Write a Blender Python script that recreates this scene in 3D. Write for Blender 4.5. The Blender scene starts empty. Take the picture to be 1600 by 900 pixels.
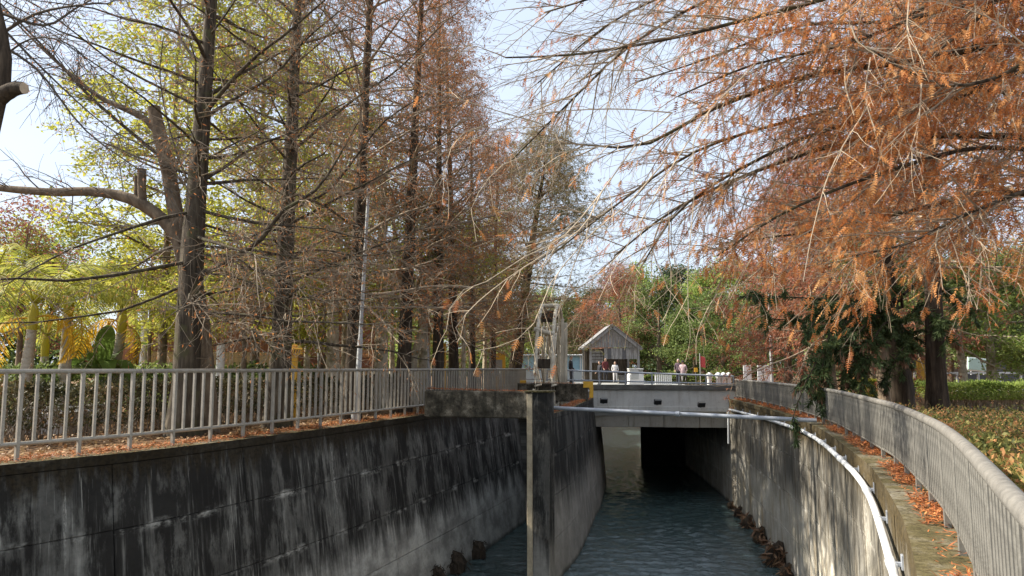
import bpy, math, random
import numpy as np
from mathutils import Vector
SC = bpy.context.scene
COL = SC.collection
R_ = math.radians
rng = np.random.default_rng(7)

# ------------------------------------------------------------------ camera, sky, sun, exposure
EYE = 6.5                      # camera height above the water (water is z = 0)
BANK = 5.0                     # height of both banks and of the canal wall tops
FPX = 1155.0                   # focal length in pixels of a 1600 px wide frame
PITCH = math.atan(125.0 / FPX)
cam = bpy.data.cameras.new('camera')
cam.sensor_width = 36.0
cam.lens = 36.0 * FPX / 1600.0
cam.clip_start = 0.05
cam.clip_end = 3000
camo = bpy.data.objects.new('camera', cam)
camo.location = (0, 0, EYE)
camo.rotation_euler = (math.pi / 2 + PITCH, 0, 0)
COL.objects.link(camo)
SC.camera = camo

SUN_EL, SUN_AZ = R_(40), R_(-82)         # azimuth measured from +Y towards +X: the sun stands to the left, a little ahead
w = bpy.data.worlds.new('World'); SC.world = w; w.use_nodes = True
wn = w.node_tree
bg = wn.nodes['Background']
sky = wn.nodes.new('ShaderNodeTexSky')
sky.sky_type = 'NISHITA'; sky.sun_disc = False
sky.sun_elevation = SUN_EL; sky.sun_rotation = SUN_AZ
sky.altitude = 10; sky.air_density = 1.0; sky.dust_density = 3.0; sky.ozone_density = 1.5
# thin high cloud: the same veil all round the sky
tc = wn.nodes.new('ShaderNodeTexCoord')
cn = wn.nodes.new('ShaderNodeTexNoise'); cn.inputs['Scale'].default_value = 2.2; cn.inputs['Detail'].default_value = 5
mp = wn.nodes.new('ShaderNodeMapping'); mp.inputs['Scale'].default_value = (1, 1, 2.2)
rp = wn.nodes.new('ShaderNodeMapRange'); rp.inputs[1].default_value = .35; rp.inputs[2].default_value = .7
rp.inputs[3].default_value = .52; rp.inputs[4].default_value = .72
mx = wn.nodes.new('ShaderNodeMix'); mx.data_type = 'RGBA'
mx.inputs['B'].default_value = (6.6, 7.5, 8.8, 1)
wn.links.new(tc.outputs['Generated'], mp.inputs[0]); wn.links.new(mp.outputs[0], cn.inputs['Vector'])
wn.links.new(cn.outputs['Fac'], rp.inputs[0]); wn.links.new(rp.outputs[0], mx.inputs['Factor'])
wn.links.new(sky.outputs[0], mx.inputs['A']); wn.links.new(mx.outputs['Result'], bg.inputs['Color'])
bg.inputs['Strength'].default_value = 0.080
sl = bpy.data.lights.new('sun', 'SUN'); sl.energy = 5.0; sl.angle = R_(0.6); sl.color = (1, .93, .82)
so = bpy.data.objects.new('sun', sl); COL.objects.link(so)
sd = Vector((math.cos(SUN_EL) * math.sin(SUN_AZ), math.cos(SUN_EL) * math.cos(SUN_AZ), math.sin(SUN_EL)))
so.rotation_euler = sd.to_track_quat('Z', 'Y').to_euler()
so.location = (-20, 10, 40)
SC.view_settings.view_transform = 'Standard'; SC.view_settings.look = 'None'
SC.view_settings.exposure = 1.1; SC.view_settings.gamma = 1.0

# ------------------------------------------------------------------ helpers: survey points (photo bearings to places)
def ray(px, py):
    u, v = px - 800.0, 450.0 - py
    return np.array([u, FPX * math.cos(PITCH) - v * math.sin(PITCH), FPX * math.sin(PITCH) + v * math.cos(PITCH)])
def P(px, py, Y):
    d = ray(px, py); d = d * (Y / d[1]); d[2] += EYE; return d
def G(px, py, h):
    d = ray(px, py); d = d * (h / -d[2]); d[2] += EYE; return d
def at(px, Y, z=BANK):         # place on the bank on bearing px at distance Y
    for _ in range(1): pass
    d = P(px, 575 + (EYE - z) * FPX / Y, Y); return (d[0], Y, z)

# ------------------------------------------------------------------ helpers: meshes
def mk(name, V, F, mat, parent=None, uv=None, tint=None, smooth=False, kind=None, org=None, label=None, mesh_only=False, mi=None):
    V = np.asarray(V, dtype=np.float32)
    if parent is not None and org is None: V = V - np.array(parent.location, dtype=np.float32)
    if org is not None: V = V - np.array(org, dtype=np.float32)
    if not isinstance(F, list): F = [F]
    elif len(F) and np.ndim(F[0]) == 1: F = [F]
    F = [np.asarray(f, dtype=np.int32) for f in F if len(f)]
    me = bpy.data.meshes.new(name)
    me.vertices.add(len(V)); me.vertices.foreach_set('co', V.ravel())
    F = [f.reshape(1, -1) if f.ndim == 1 else f for f in F]
    loops = np.concatenate([f.ravel() for f in F])
    tot = np.concatenate([np.full(len(f), f.shape[1], dtype=np.int32) for f in F])
    me.loops.add(len(loops)); me.loops.foreach_set('vertex_index', loops)
    me.polygons.add(len(tot))
    st = np.concatenate([[0], np.cumsum(tot)[:-1]]).astype(np.int32)
    me.polygons.foreach_set('loop_start', st)
    me.polygons.foreach_set('use_smooth', np.full(len(tot), bool(smooth), dtype=bool))
    if uv is not None:
        l = me.uv_layers.new(name='UVMap'); l.data.foreach_set('uv', np.asarray(uv, dtype=np.float32)[loops].ravel())
    if tint is not None:
        a = me.attributes.new('tint', 'FLOAT', 'FACE'); a.data.foreach_set('value', np.asarray(tint, dtype=np.float32))
    for m in (mat if isinstance(mat, (list, tuple)) else [mat]): me.materials.append(m)
    if mi is not None: me.polygons.foreach_set('material_index', np.asarray(mi, dtype=np.int32))
    me.update(calc_edges=True); me.validate()
    if mesh_only: return me
    return link(name, me, parent, kind, label)
def link(name, me, parent=None, kind=None, label=None, loc=None, rot=None, scale=None):
    o = bpy.data.objects.new(name, me); COL.objects.link(o)
    if parent is not None: o.parent = parent
    if kind: o['kind'] = kind
    if label: o['label'] = label
    if loc is not None: o.location = loc
    if rot is not None: o.rotation_euler = rot
    if scale is not None: o.scale = scale
    return o
def tag(o, label, cat, group=None, kind=None):
    o['label'] = label; o['category'] = cat
    if group: o['group'] = group
    if kind: o['kind'] = kind
    return o
def thing(name, label, cat, loc=(0, 0, 0), group=None, rotz=0):
    o = bpy.data.objects.new(name, None); COL.objects.link(o)
    o.location = loc; o.rotation_euler = (0, 0, rotz); o.empty_display_size = .2
    return tag(o, label, cat, group)
def copy_tree(root, loc, rotz=0, scale=1, label=None, group=None):
    def cp(o, par):
        c = o.copy(); COL.objects.link(c); c.parent = par
        for ch in [x for x in o.children]: cp(ch, c)
        return c
    r = cp(root, None); r.location = loc; r.rotation_euler = (0, 0, rotz); r.scale = (scale,) * 3 if not isinstance(scale, tuple) else scale
    if label: r['label'] = label
    if group: r['group'] = group
    return r

class MB:                      # collects boxes, bars and tubes into one mesh
    def __init__(s): s.V = []; s.F4 = []; s.F3 = []; s.n = 0
    def add(s, V, F4=(), F3=()):
        V = np.asarray(V, dtype=float)
        s.V.append(V)
        if len(F4): s.F4.append(np.asarray(F4) + s.n)
        if len(F3): s.F3.append(np.asarray(F3) + s.n)
        s.n += len(V); return s
    def box(s, c, d, rz=0, ry=0, rx=0, taper=1.0):
        x, y, z = np.array(d) / 2.0
        V = np.array([[-x, -y, -z], [x, -y, -z], [x, y, -z], [-x, y, -z], [-x * taper, -y * taper, z], [x * taper, -y * taper, z], [x * taper, y * taper, z], [-x * taper, y * taper, z]])
        V = rot(V, rz, ry, rx) + np.array(c)
        return s.add(V, [[0, 3, 2, 1], [4, 5, 6, 7], [0, 1, 5, 4], [1, 2, 6, 5], [2, 3, 7, 6], [3, 0, 4, 7]])
    def bev(s, c, d, rz=0, b=.02, ry=0, rx=0):
        # box with chamfered edges
        x, y, z = np.array(d) / 2.0; b = min(b, x * .45, y * .45, z * .45)
        V = []
        for zz, k in ((-z, b), (-z + b, 0), (z - b, 0), (z, b)):
            X, Y = x - k, y - k
            V += [[-X + b, -Y, zz], [X - b, -Y, zz], [X, -Y + b, zz], [X, Y - b, zz], [X - b, Y, zz], [-X + b, Y, zz], [-X, Y - b, zz], [-X, -Y + b, zz]]
        F = []
        for r in range(3):
            for i in range(8): F.append([r * 8 + i, r * 8 + (i + 1) % 8, r * 8 + 8 + (i + 1) % 8, r * 8 + 8 + i])
        F += [[0, 7, 6, 1], [1, 6, 5, 2], [2, 5, 4, 3]]
        F += [[24, 25, 30, 31], [25, 26, 29, 30], [26, 27, 28, 29]]
        return s.add(rot(np.array(V), rz, ry, rx) + np.array(c), F)
    def tube(s, pts, r, sides=8, cap=True):
        pts = np.asarray(pts, dtype=float)[None]
        r = np.broadcast_to(np.asarray(r, dtype=float), (pts.shape[1],))[None]
        V, F = tubes(pts, r, sides)
        s.add(V, F)
        if cap:
            K = pts.shape[1]
            for e in (0, K - 1):
                ring = V[e * sides:(e + 1) * sides]; c = ring.mean(0)
                s.add(np.vstack([ring, c]), F3=[[i, (i + 1) % sides, sides] if e else [(i + 1) % sides, i, sides] for i in range(sides)])
        return s
    def bar(s, a, b, wd, dp):
        a = np.array(a, float); b = np.array(b, float); t = b - a; L = np.linalg.norm(t); t /= L
        up = np.array([0, 0, 1.]) if abs(t[2]) < .9 else np.array([0, 1., 0])
        n = np.cross(t, up); n /= np.linalg.norm(n); u = np.cross(n, t)
        V = []
        for p in (a, b):
            for i, j in ((-1, -1), (1, -1), (1, 1), (-1, 1)): V.append(p + n * wd / 2 * i + u * dp / 2 * j)
        return s.add(V, [[0, 1, 2, 3], [7, 6, 5, 4], [0, 4, 5, 1], [1, 5, 6, 2], [2, 6, 7, 3], [3, 7, 4, 0]])
    def obj(s, name, mat, parent=None, smooth=False, **k):
        V = np.concatenate(s.V); F = []
        if s.F4: F.append(np.concatenate(s.F4))
        if s.F3: F.append(np.concatenate(s.F3))
        return mk(name, V, F, mat, parent, smooth=smooth, **k)
def rot(V, rz=0, ry=0, rx=0):
    if rx: c, s = math.cos(rx), math.sin(rx); V = V @ np.array([[1, 0, 0], [0, c, s], [0, -s, c]])
    if ry: c, s = math.cos(ry), math.sin(ry); V = V @ np.array([[c, 0, -s], [0, 1, 0], [s, 0, c]])
    if rz: c, s = math.cos(rz), math.sin(rz); V = V @ np.array([[c, s, 0], [-s, c, 0], [0, 0, 1]])
    return V
def nrm(a): return a / np.maximum(np.linalg.norm(a, axis=-1, keepdims=True), 1e-9)
def tubes(Pt, Rr, sides=3):
    Pt = np.asarray(Pt, float); N, K, _ = Pt.shape
    t = np.empty_like(Pt); t[:, 1:-1] = Pt[:, 2:] - Pt[:, :-2]; t[:, 0] = Pt[:, 1] - Pt[:, 0]; t[:, -1] = Pt[:, -1] - Pt[:, -2]
    t = nrm(t)
    mt = nrm(Pt[:, -1] - Pt[:, 0])
    ref = np.where(np.abs(mt[:, 2:3]) > .8, np.array([[1., 0, 0]]), np.array([[0, 0, 1.]]))[:, None]
    n = nrm(np.cross(t, ref)); b = np.cross(n, t)
    a = np.arange(sides) * 2 * math.pi / sides
    V = Pt[:, :, None] + Rr[:, :, None, None] * (np.cos(a)[None, None, :, None] * n[:, :, None] + np.sin(a)[None, None, :, None] * b[:, :, None])
    base = (np.arange(N) * K * sides)[:, None, None] + (np.arange(K - 1) * sides)[None, :, None]
    i = np.arange(sides)[None, None]; j = (i + 1) % sides
    F = np.stack([base + i, base + i + sides, base + j + sides, base + j], -1).reshape(-1, 4)
    return V.reshape(-1, 3), F
def sample(Pt, idx, t):
    K = Pt.shape[1]; f = t * (K - 1); i = np.clip(f.astype(int), 0, K - 2); fr = (f - i)[:, None] if Pt.ndim == 3 else f - i
    a, b = Pt[idx, i], Pt[idx, i + 1]
    return a + (b - a) * fr, (b - a)
def grow(Pt, Rr, n, t0, t1, ang, L, droop=0., wob=.1, K=5, rmax=.02, flat=1., fall=.5, seed=0, up=0., rtip=.25, tp=1.):
    g = np.random.default_rng(seed); N = len(Pt)
    idx = np.repeat(np.arange(N), n); M = len(idx)
    t = t0 + (t1 - t0) * g.random(M) ** tp
    pos, tan = sample(Pt, idx, t); tan = nrm(tan); rad = sample(Rr, idx, t)[0]
    rd = g.normal(size=(M, 3)); rd[:, 2] *= flat
    perp = nrm(rd - (rd * tan).sum(1)[:, None] * tan)
    a = np.radians(ang[0] + (ang[1] - ang[0]) * g.random(M))[:, None]
    d = np.cos(a) * tan + np.sin(a) * perp; d[:, 2] += up; d = nrm(d)
    ln = (L[0] + (L[1] - L[0]) * g.random(M)) * (1 - fall * t)
    out = np.empty((M, K, 3)); out[:, 0] = pos
    p = pos.copy()
    for k in range(1, K):
        d = d + g.normal(size=(M, 3)) * wob; d[:, 2] -= droop; d = nrm(d)
        p = p + d * (ln / (K - 1))[:, None]; out[:, k] = p
    r0 = np.minimum(rad * .75, rmax * (.6 + .6 * g.random(M)))
    RR = r0[:, None] * np.linspace(1, rtip, K)[None]
    return out, RR
def blades(o, d, L, W, tint, g, ref=None):
    # lozenge leaves: base, two shoulders, tip
    d = nrm(d); r = g.normal(size=d.shape) if ref is None else ref
    s = nrm(np.cross(d, r)) * (W / 2)[:, None]; L = L[:, None]
    V = np.stack([o, o + d * L * .45 + s, o + d * L, o + d * L * .45 - s], 1).reshape(-1, 3)
    F = np.arange(len(o) * 4).reshape(-1, 4)
    return V, F, tint
def feathers(o, d, L, W, tint, g, m=6):
    d = nrm(d); s = nrm(np.cross(d, g.normal(size=d.shape))); N = len(o)
    j = (np.arange(m) + .5) / m
    prof = np.sin(math.pi * (j * .8 + .2)) * .9 + .15
    b = o[:, None] + d[:, None] * (L[:, None] * j)[..., None]
    Vs = []
    for sg in (-1, 1):
        tip = b + (d[:, None] * .55 + sg * s[:, None] * .9) * (W[:, None] * prof)[..., None] + g.normal(size=b.shape) * .004
        hw = d[:, None] * (L / m * .36)[:, None, None]
        Vs.append(np.stack([b - hw, b + hw, tip], 2))
    V = np.stack(Vs, 1).reshape(-1, 3)
    F = np.arange(len(V)).reshape(-1, 3)
    return V, F, np.repeat(tint, 2 * m)
def spr(Pt, n, t0, t1, L, W, seed, down=.5, spread=.8, feather=0, clump=None):
    g = np.random.default_rng(seed); N = len(Pt)
    idx = np.repeat(np.arange(N), n); M = len(idx); t = t0 + (t1 - t0) * g.random(M)
    o, tan = sample(Pt, idx, t); tan = nrm(tan)
    d = tan * .6 + g.normal(size=(M, 3)) * spread; d[:, 2] -= down
    ct = g.random(N)[idx] if clump is None else clump[idx]
    tint = np.clip(ct * .65 + g.random(M) * .35, 0, 1)
    LL = L * (.6 + .7 * g.random(M)); WW = W * (.7 + .6 * g.random(M))
    if feather: return feathers(o, d, LL, WW, tint, g, feather)
    return blades(o, d, LL, WW, tint, g)
def cat(parts):                # merge (V, F) lists
    V = []; F = []; T = []; n = 0
    for p in parts:
        V.append(p[0]); F.append(p[1] + n); n += len(p[0])
        if len(p) > 2: T.append(p[2])
    return np.concatenate(V), np.concatenate(F), (np.concatenate(T) if T else None)
def cr(pts, n=12):             # Catmull-Rom through points
    p = np.asarray(pts, float); p = np.vstack([2 * p[0] - p[1], p, 2 * p[-1] - p[-2]]); o = []
    for i in range(1, len(p) - 2):
        for k in range(n):
            t = k / n; a, b, c, d = p[i - 1], p[i], p[i + 1], p[i + 2]
            o.append(.5 * (2 * b + (c - a) * t + (2 * a - 5 * b + 4 * c - d) * t * t + (3 * b - a - 3 * c + d) * t ** 3))
    o.append(p[-2]); return np.array(o)
def resamp(p, K):
    p = np.asarray(p, float); s = np.concatenate([[0], np.cumsum(np.linalg.norm(np.diff(p, axis=0), axis=1))])
    q = np.linspace(0, s[-1], K); return np.stack([np.interp(q, s, p[:, i]) for i in range(p.shape[1])], 1)
class Curve:                   # plan curve with arc length
    def __init__(s, pts):
        s.p = cr(pts, 16); s.s = np.concatenate([[0], np.cumsum(np.linalg.norm(np.diff(s.p, axis=0), axis=1))]); s.L = s.s[-1]
    def at(s, q):
        q = np.atleast_1d(q); p = np.stack([np.interp(q, s.s, s.p[:, i]) for i in (0, 1)], 1)
        e = .05; a = np.stack([np.interp(q - e, s.s, s.p[:, i]) for i in (0, 1)], 1); b = np.stack([np.interp(q + e, s.s, s.p[:, i]) for i in (0, 1)], 1)
        t = nrm(b - a); return p, t, np.stack([t[:, 1], -t[:, 0]], 1)      # normal points to the right of travel
    def sY(s, Y): return float(np.interp(Y, s.p[:, 1], s.s))
    def X(s, Y): return float(np.interp(Y, s.p[:, 1], s.p[:, 0]))

# ------------------------------------------------------------------ materials
class NG:
    def __init__(s, name):
        s.m = bpy.data.materials.new(name); s.m.use_nodes = True; s.nt = s.m.node_tree; s.nt.nodes.clear()
        s.out = s.nt.nodes.new('ShaderNodeOutputMaterial')
    def n(s, typ, ins=None, **pr):
        nd = s.nt.nodes.new('ShaderNode' + typ)
        for k, v in pr.items(): setattr(nd, k, v)
        for k, v in (ins or {}).items(): s.set(nd.inputs[k], v)
        return nd
    def set(s, sock, v):
        if isinstance(v, bpy.types.NodeSocket): s.nt.links.new(v, sock)
        elif isinstance(v, (tuple, list)) and sock.type == 'RGBA' and len(v) == 3: sock.default_value = (*v, 1)
        else: sock.default_value = v
    def noise(s, vec, scale, detail=4, rough=.55): return s.n('TexNoise', {'Vector': vec, 'Scale': scale, 'Detail': detail, 'Roughness': rough}).outputs['Fac']
    def map(s, vec, scale, loc=(0, 0, 0)): return s.n('Mapping', {'Vector': vec, 'Scale': scale, 'Location': loc}).outputs[0]
    def ss(s, v, a, b, c=0., d=1.): return s.n('MapRange', {0: v, 1: a, 2: b, 3: c, 4: d}, interpolation_type='SMOOTHSTEP').outputs[0]
    def mix(s, f, a, b): 
        nd = s.n('Mix', data_type='RGBA'); s.set(nd.inputs['Factor'], f); s.set(nd.inputs['A'], a); s.set(nd.inputs['B'], b); return nd.outputs['Result']
    def ma(s, op, a, b=0.): return s.n('Math', {0: a, 1: b}, operation=op).outputs[0]
    def ramp(s, f, stops):
        nd = s.n('ValToRGB', {'Fac': f}); e = nd.color_ramp.elements
        while len(e) < len(stops): e.new(.5)
        for i, (p, c) in enumerate(stops): e[i].position = p; e[i].color = (*c, 1)
        return nd.outputs['Color']
    def bump(s, h, st=.4, dist=.02): return s.n('Bump', {'Height': h, 'Strength': st, 'Distance': dist}).outputs[0]
    def pbr(s, col, rough=.8, metal=0., nor=None, spec=.4):
        b = s.n('BsdfPrincipled', {'Base Color': col, 'Roughness': rough, 'Metallic': metal, 'Specular IOR Level': spec, 'IOR': 1.5})
        if nor is not None: s.set(b.inputs['Normal'], nor)
        s.nt.links.new(b.outputs[0], s.out.inputs[0]); return s.m
    def obj(s): return s.n('TexCoord').outputs['Object']
    def uv(s): return s.n('TexCoord').outputs['UV']
def m_plain(name, c, rough=.7, metal=0., var=.25, sc=6., bump=.15):
    g = NG(name); o = g.obj(); f = g.noise(o, sc, 5); f2 = g.noise(o, sc * 7, 3)
    k = g.ma('ADD', g.ma('MULTIPLY', f, .7), g.ma('MULTIPLY', f2, .3))
    a = tuple(x * (1 - var) for x in c); b = tuple(min(1, x * (1 + var)) for x in c)
    return g.pbr(g.ramp(k, [(.3, a), (.7, b)]), rough, metal, g.bump(f2, bump, .01) if bump else None)
def m_leaf(name, stops, tr=.4, rough=.6):
    g = NG(name); t = g.n('Attribute', attribute_name='tint').outputs['Fac']; c = g.ramp(t, stops)
    d = g.n('BsdfPrincipled', {'Base Color': c, 'Roughness': rough, 'Specular IOR Level': .25}); tl = g.n('BsdfTranslucent', {'Color': c})
    m = g.n('MixShader', {0: tr}); g.nt.links.new(d.outputs[0], m.inputs[1]); g.nt.links.new(tl.outputs[0], m.inputs[2]); g.nt.links.new(m.outputs[0], g.out.inputs[0]); return g.m
def m_bark(name, a, b, c, vs=.18, sc=9., moss=None):
    g = NG(name); o = g.obj(); v = g.map(o, (1, 1, vs)); f = g.noise(v, sc, 6, .65); p = g.noise(o, 1.6, 4)
    col = g.ramp(f, [(.3, a), (.5, b), (.72, c)])
    col = g.mix(g.ss(p, .45, .7, 0, .55), col, tuple(x * .55 for x in b))
    if moss: col = g.mix(g.ss(g.noise(o, 2.7, 4), .52, .66, 0, .8), col, moss)
    return g.pbr(col, .95, 0, g.bump(f, .9, .04), .15)
def m_wall(name, base, light, dark, lo, hi, dmax, moss_z, efflo, mosscol, warm=None, kmin=.15, lime=.5):
    # streaked, algae-stained concrete; u = metres along the wall, v = height above the water
    g = NG(name); uv = g.uv(); v = g.n('SeparateXYZ', {0: uv}).outputs[1]
    s1 = g.noise(g.map(uv, (1.6, .12, 1)), 1., 6, .62); s2 = g.noise(g.map(uv, (7., .35, 1), (3, 1, 0)), 1., 6, .65); s3 = g.noise(g.map(uv, (26., 1.2, 1), (9, 4, 0)), 1., 4, .6)
    p = g.noise(uv, 1.1, 6, .6); fine = g.noise(uv, 14., 5, .6)
    col = g.mix(g.ss(p, .35, .68), base, light)
    col = g.mix(g.ss(fine, .45, .75, 0, .35), col, tuple(x * .6 for x in base))
    if warm: col = g.mix(g.ss(g.noise(g.map(uv, (2.3, .4, 1), (5, 8, 0)), 1., 4), .48, .68, 0, .6), col, warm)
    # damp-dark algae: lower edge wanders, runs down in streaks
    ve = g.ma('ADD', v, g.ma('MULTIPLY', g.ma('SUBTRACT', s1, .5), 2.6)); ve = g.ma('ADD', ve, g.ma('MULTIPLY', g.ma('SUBTRACT', s2, .5), 1.6))
    k = g.ma('MULTIPLY', g.ss(ve, lo, hi), g.ss(g.ma('ADD', g.ma('MULTIPLY', s2, .6), g.ma('MULTIPLY', s1, .4)), .64, .49, kmin, 1.))
    k = g.ma('MULTIPLY', k, g.ss(g.noise(g.map(uv, (1.3, .42, 1), (13, 2, 0)), 1., 7, .72), .43, .53, .78, 1.))
    k = g.ma('MULTIPLY', k, dmax)
    col = g.mix(k, col, dark)
    col = g.mix(g.ma('MULTIPLY', g.ss(s3, .58, .68), g.ss(s1, .45, .60, 0, efflo)), col, light)
    dr = g.ma('MULTIPLY', g.ss(g.noise(g.map(uv, (3.4, .10, 1), (21, 3, 0)), 1., 2), .64, .70), g.ss(g.noise(g.map(uv, (30, 9, 1)), 1., 4, .7), .42, .62, 0, efflo))
    col = g.mix(dr, col, light)
    # pale lime bleeding at each lift joint
    wv = g.ma('ABSOLUTE', g.ma('SUBTRACT', g.ma('FRACT', g.ma('ADD', g.ma('MULTIPLY', v, 1 / 1.25), .02)), .5))
    j = g.ma('MULTIPLY', g.ss(wv, .40, .5), g.ss(g.noise(g.map(uv, (.9, 1.6, 1), (1, 7, 0)), 1., 5, .7), .5, .66, 0, lime))
    col = g.mix(j, col, light)
    mz = g.ma('ADD', v, g.ma('MULTIPLY', g.ma('SUBTRACT', s2, .5), 1.7))
    col = g.mix(g.ss(mz, moss_z, moss_z + .45, 0, .92), col, g.mix(g.ss(fine, .4, .65), mosscol, tuple(x * .45 for x in mosscol)))
    # wet foot
    col = g.mix(g.ss(g.ma('ADD', v, g.ma('MULTIPLY', p, .3)), .35, .15, 0, .75), col, (.03, .032, .025))
    h = g.ma('ADD', g.ma('MULTIPLY', fine, .6), g.ma('MULTIPLY', p, .6))
    return g.pbr(col, .9, 0, g.bump(h, .5, .03), .2)

M = {}
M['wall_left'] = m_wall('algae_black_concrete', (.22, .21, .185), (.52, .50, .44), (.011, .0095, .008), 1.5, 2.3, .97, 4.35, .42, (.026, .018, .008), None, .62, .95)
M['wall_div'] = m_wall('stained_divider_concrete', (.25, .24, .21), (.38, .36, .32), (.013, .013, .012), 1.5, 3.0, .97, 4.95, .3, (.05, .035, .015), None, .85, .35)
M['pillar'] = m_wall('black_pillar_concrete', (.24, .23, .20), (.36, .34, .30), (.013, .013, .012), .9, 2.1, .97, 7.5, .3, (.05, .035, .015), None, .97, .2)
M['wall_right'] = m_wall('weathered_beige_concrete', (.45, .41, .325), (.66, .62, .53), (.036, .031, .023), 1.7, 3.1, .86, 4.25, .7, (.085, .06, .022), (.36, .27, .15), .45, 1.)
g_ = NG('mossy_coping'); o_ = g_.obj(); f_ = g_.noise(o_, 1.7, 6, .7); f2_ = g_.noise(o_, 16, 5, .7)
c_ = g_.ramp(f_, [(.32, (.055, .05, .02)), (.48, (.115, .095, .045)), (.62, (.19, .17, .12)), (.75, (.26, .245, .20))]); c_ = g_.mix(g_.ss(f2_, .45, .66, 0, .75), c_, (.045, .036, .018))
M['coping'] = g_.pbr(c_, .95, 0, g_.bump(f2_, .6, .03), .15)
M['culvert_shade'] = m_plain('culvert_shade_black', (.018, .018, .017), .95, 0, .4, 2, .1)  # near-black colour stands in for the unlit depth under the bridge
M['conc'] = m_plain('grey_concrete', (.33, .33, .31), .85, 0, .18, 1.5, .2)
M['conc_lt'] = m_plain('painted_concrete', (.50, .51, .49), .8, 0, .10, .9, .1)
def m_drip(name, base, stain, amt):
    g = NG(name); o = g.obj(); f = g.noise(g.map(o, (1, 1, 1)), .8, 5, .65); d = g.noise(g.map(o, (5, 5, .45)), 1., 5, .65); sp = g.noise(o, 11, 5, .7)
    c = g.ramp(f, [(.35, tuple(x * .78 for x in base)), (.65, base)]); c = g.mix(g.ss(d, .50, .70, 0, amt), c, stain); c = g.mix(g.ss(sp, .55, .72, 0, amt * .7), c, tuple(x * .6 for x in stain))
    return g.pbr(c, .88, 0, g.bump(sp, .3, .015), .2)
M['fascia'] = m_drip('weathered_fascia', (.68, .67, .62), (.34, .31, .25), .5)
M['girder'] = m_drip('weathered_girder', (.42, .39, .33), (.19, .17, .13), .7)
M['conc_dk'] = m_plain('stained_concrete', (.13, .125, .11), .9, 0, .55, 2.2, .3)
g_ = NG('lichen_beam_concrete'); o_ = g_.obj(); f_ = g_.noise(o_, 2.4, 7, .7); f2_ = g_.noise(o_, 13, 5, .7); f3_ = g_.noise(g_.map(o_, (5, 5, .5)), 1., 5)
c_ = g_.ramp(f_, [(.36, (.035, .031, .024)), (.52, (.11, .095, .07)), (.68, (.33, .29, .22))])
c_ = g_.mix(g_.ss(f2_, .5, .68, 0, .75), c_, (.035, .03, .022)); c_ = g_.mix(g_.ss(f3_, .52, .66, 0, .6), c_, (.03, .028, .02))
M['beam'] = g_.pbr(c_, .95, 0, g_.bump(f2_, .5, .02), .15)
M['pillar_strip'] = m_plain('tan_strip_concrete', (.38, .32, .22), .9, 0, .45, 2.5, .3)
M['steel'] = m_plain('brushed_steel', (.33, .30, .25), .45, .25, .25, 9, .05)
M['steel_r'] = m_plain('dull_grey_steel', (.20, .19, .165), .5, .3, .4, 7, .08)
M['rail_r'] = m_plain('weathered_handrail', (.19, .178, .155), .65, .15, .35, 14, .15)
M['pole'] = m_plain('grey_pole', (.40, .41, .41), .5, .2, .15, 5, .03)
M['white_pvc'] = m_plain('white_pvc', (.72, .73, .72), .45, 0, .08, 2, .02)
M['galv'] = m_plain('galvanised_pipe', (.36, .38, .41), .45, .35, .15, 5, .03)
M['yellow'] = m_plain('yellow_paint', (.75, .42, .04), .5, 0, .15, 6, .05)
M['white'] = m_plain('white_paint', (.78, .78, .76), .5, 0, .06, 3, .03)
M['black'] = m_plain('black_paint', (.02, .02, .022), .5, 0, .2, 6, .03)
M['darkgrey'] = m_plain('dark_grey', (.09, .09, .095), .6, 0, .2, 6, .05)
M['bark_c'] = m_bark('cypress_bark', (.016, .013, .010), (.07, .056, .04), (.17, .14, .10), .10, 10, (.085, .08, .04))
M['bark_d'] = m_bark('dark_cypress_bark', (.018, .014, .010), (.055, .042, .03), (.12, .09, .062), .12, 10)
M['bark_l'] = m_bark('pale_bark', (.26, .21, .145), (.46, .39, .28), (.62, .55, .42), .5, 6, (.17, .16, .09))
M['bark_b'] = m_bark('brown_bark', (.09, .065, .045), (.17, .13, .09), (.28, .22, .15), .5, 6)
M['bark_p'] = m_bark('palm_bark', (.24, .21, .16), (.40, .36, .29), (.54, .50, .42), 2.2, 5)
M['twig_dark'] = m_plain('dark_twigs', (.10, .08, .06), .9, 0, .4, 3, 0)
M['twig'] = m_plain('brown_twigs', (.25, .195, .135), .9, 0, .4, 3, 0)
M['twig_pale'] = m_plain('pale_twigs', (.46, .37, .26), .85, 0, .35, 3, 0)
M['rust'] = m_leaf('rust_needles', [(0, (.24, .075, .026)), (.35, (.44, .155, .046)), (.7, (.58, .26, .085)), (1, (.68, .40, .17))], .5)
M['rust_d'] = m_leaf('dull_rust_needles', [(0, (.20, .075, .032)), (.4, (.38, .145, .052)), (.8, (.50, .22, .08)), (1, (.42, .29, .10))], .45)
M['pinkrust'] = m_leaf('salmon_needles', [(0, (.26, .085, .05)), (.5, (.40, .14, .075)), (1, (.52, .25, .13))], .4)
M['olive'] = m_leaf('olive_needles', [(0, (.10, .105, .035)), (.4, (.19, .18, .06)), (.75, (.27, .20, .08)), (1, (.36, .18, .08))], .4)
M['lime'] = m_leaf('yellow_green_leaves', [(0, (.15, .18, .03)), (.4, (.34, .36, .05)), (.75, (.55, .52, .08)), (1, (.70, .60, .10))], .5)
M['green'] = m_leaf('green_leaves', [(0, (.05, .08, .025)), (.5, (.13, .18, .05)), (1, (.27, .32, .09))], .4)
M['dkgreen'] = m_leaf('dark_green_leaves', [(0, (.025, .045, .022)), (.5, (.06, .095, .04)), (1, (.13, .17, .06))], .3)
M['brtgreen'] = m_leaf('bright_green_leaves', [(0, (.11, .18, .035)), (.5, (.26, .34, .075)), (1, (.42, .48, .13))], .45)
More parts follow.
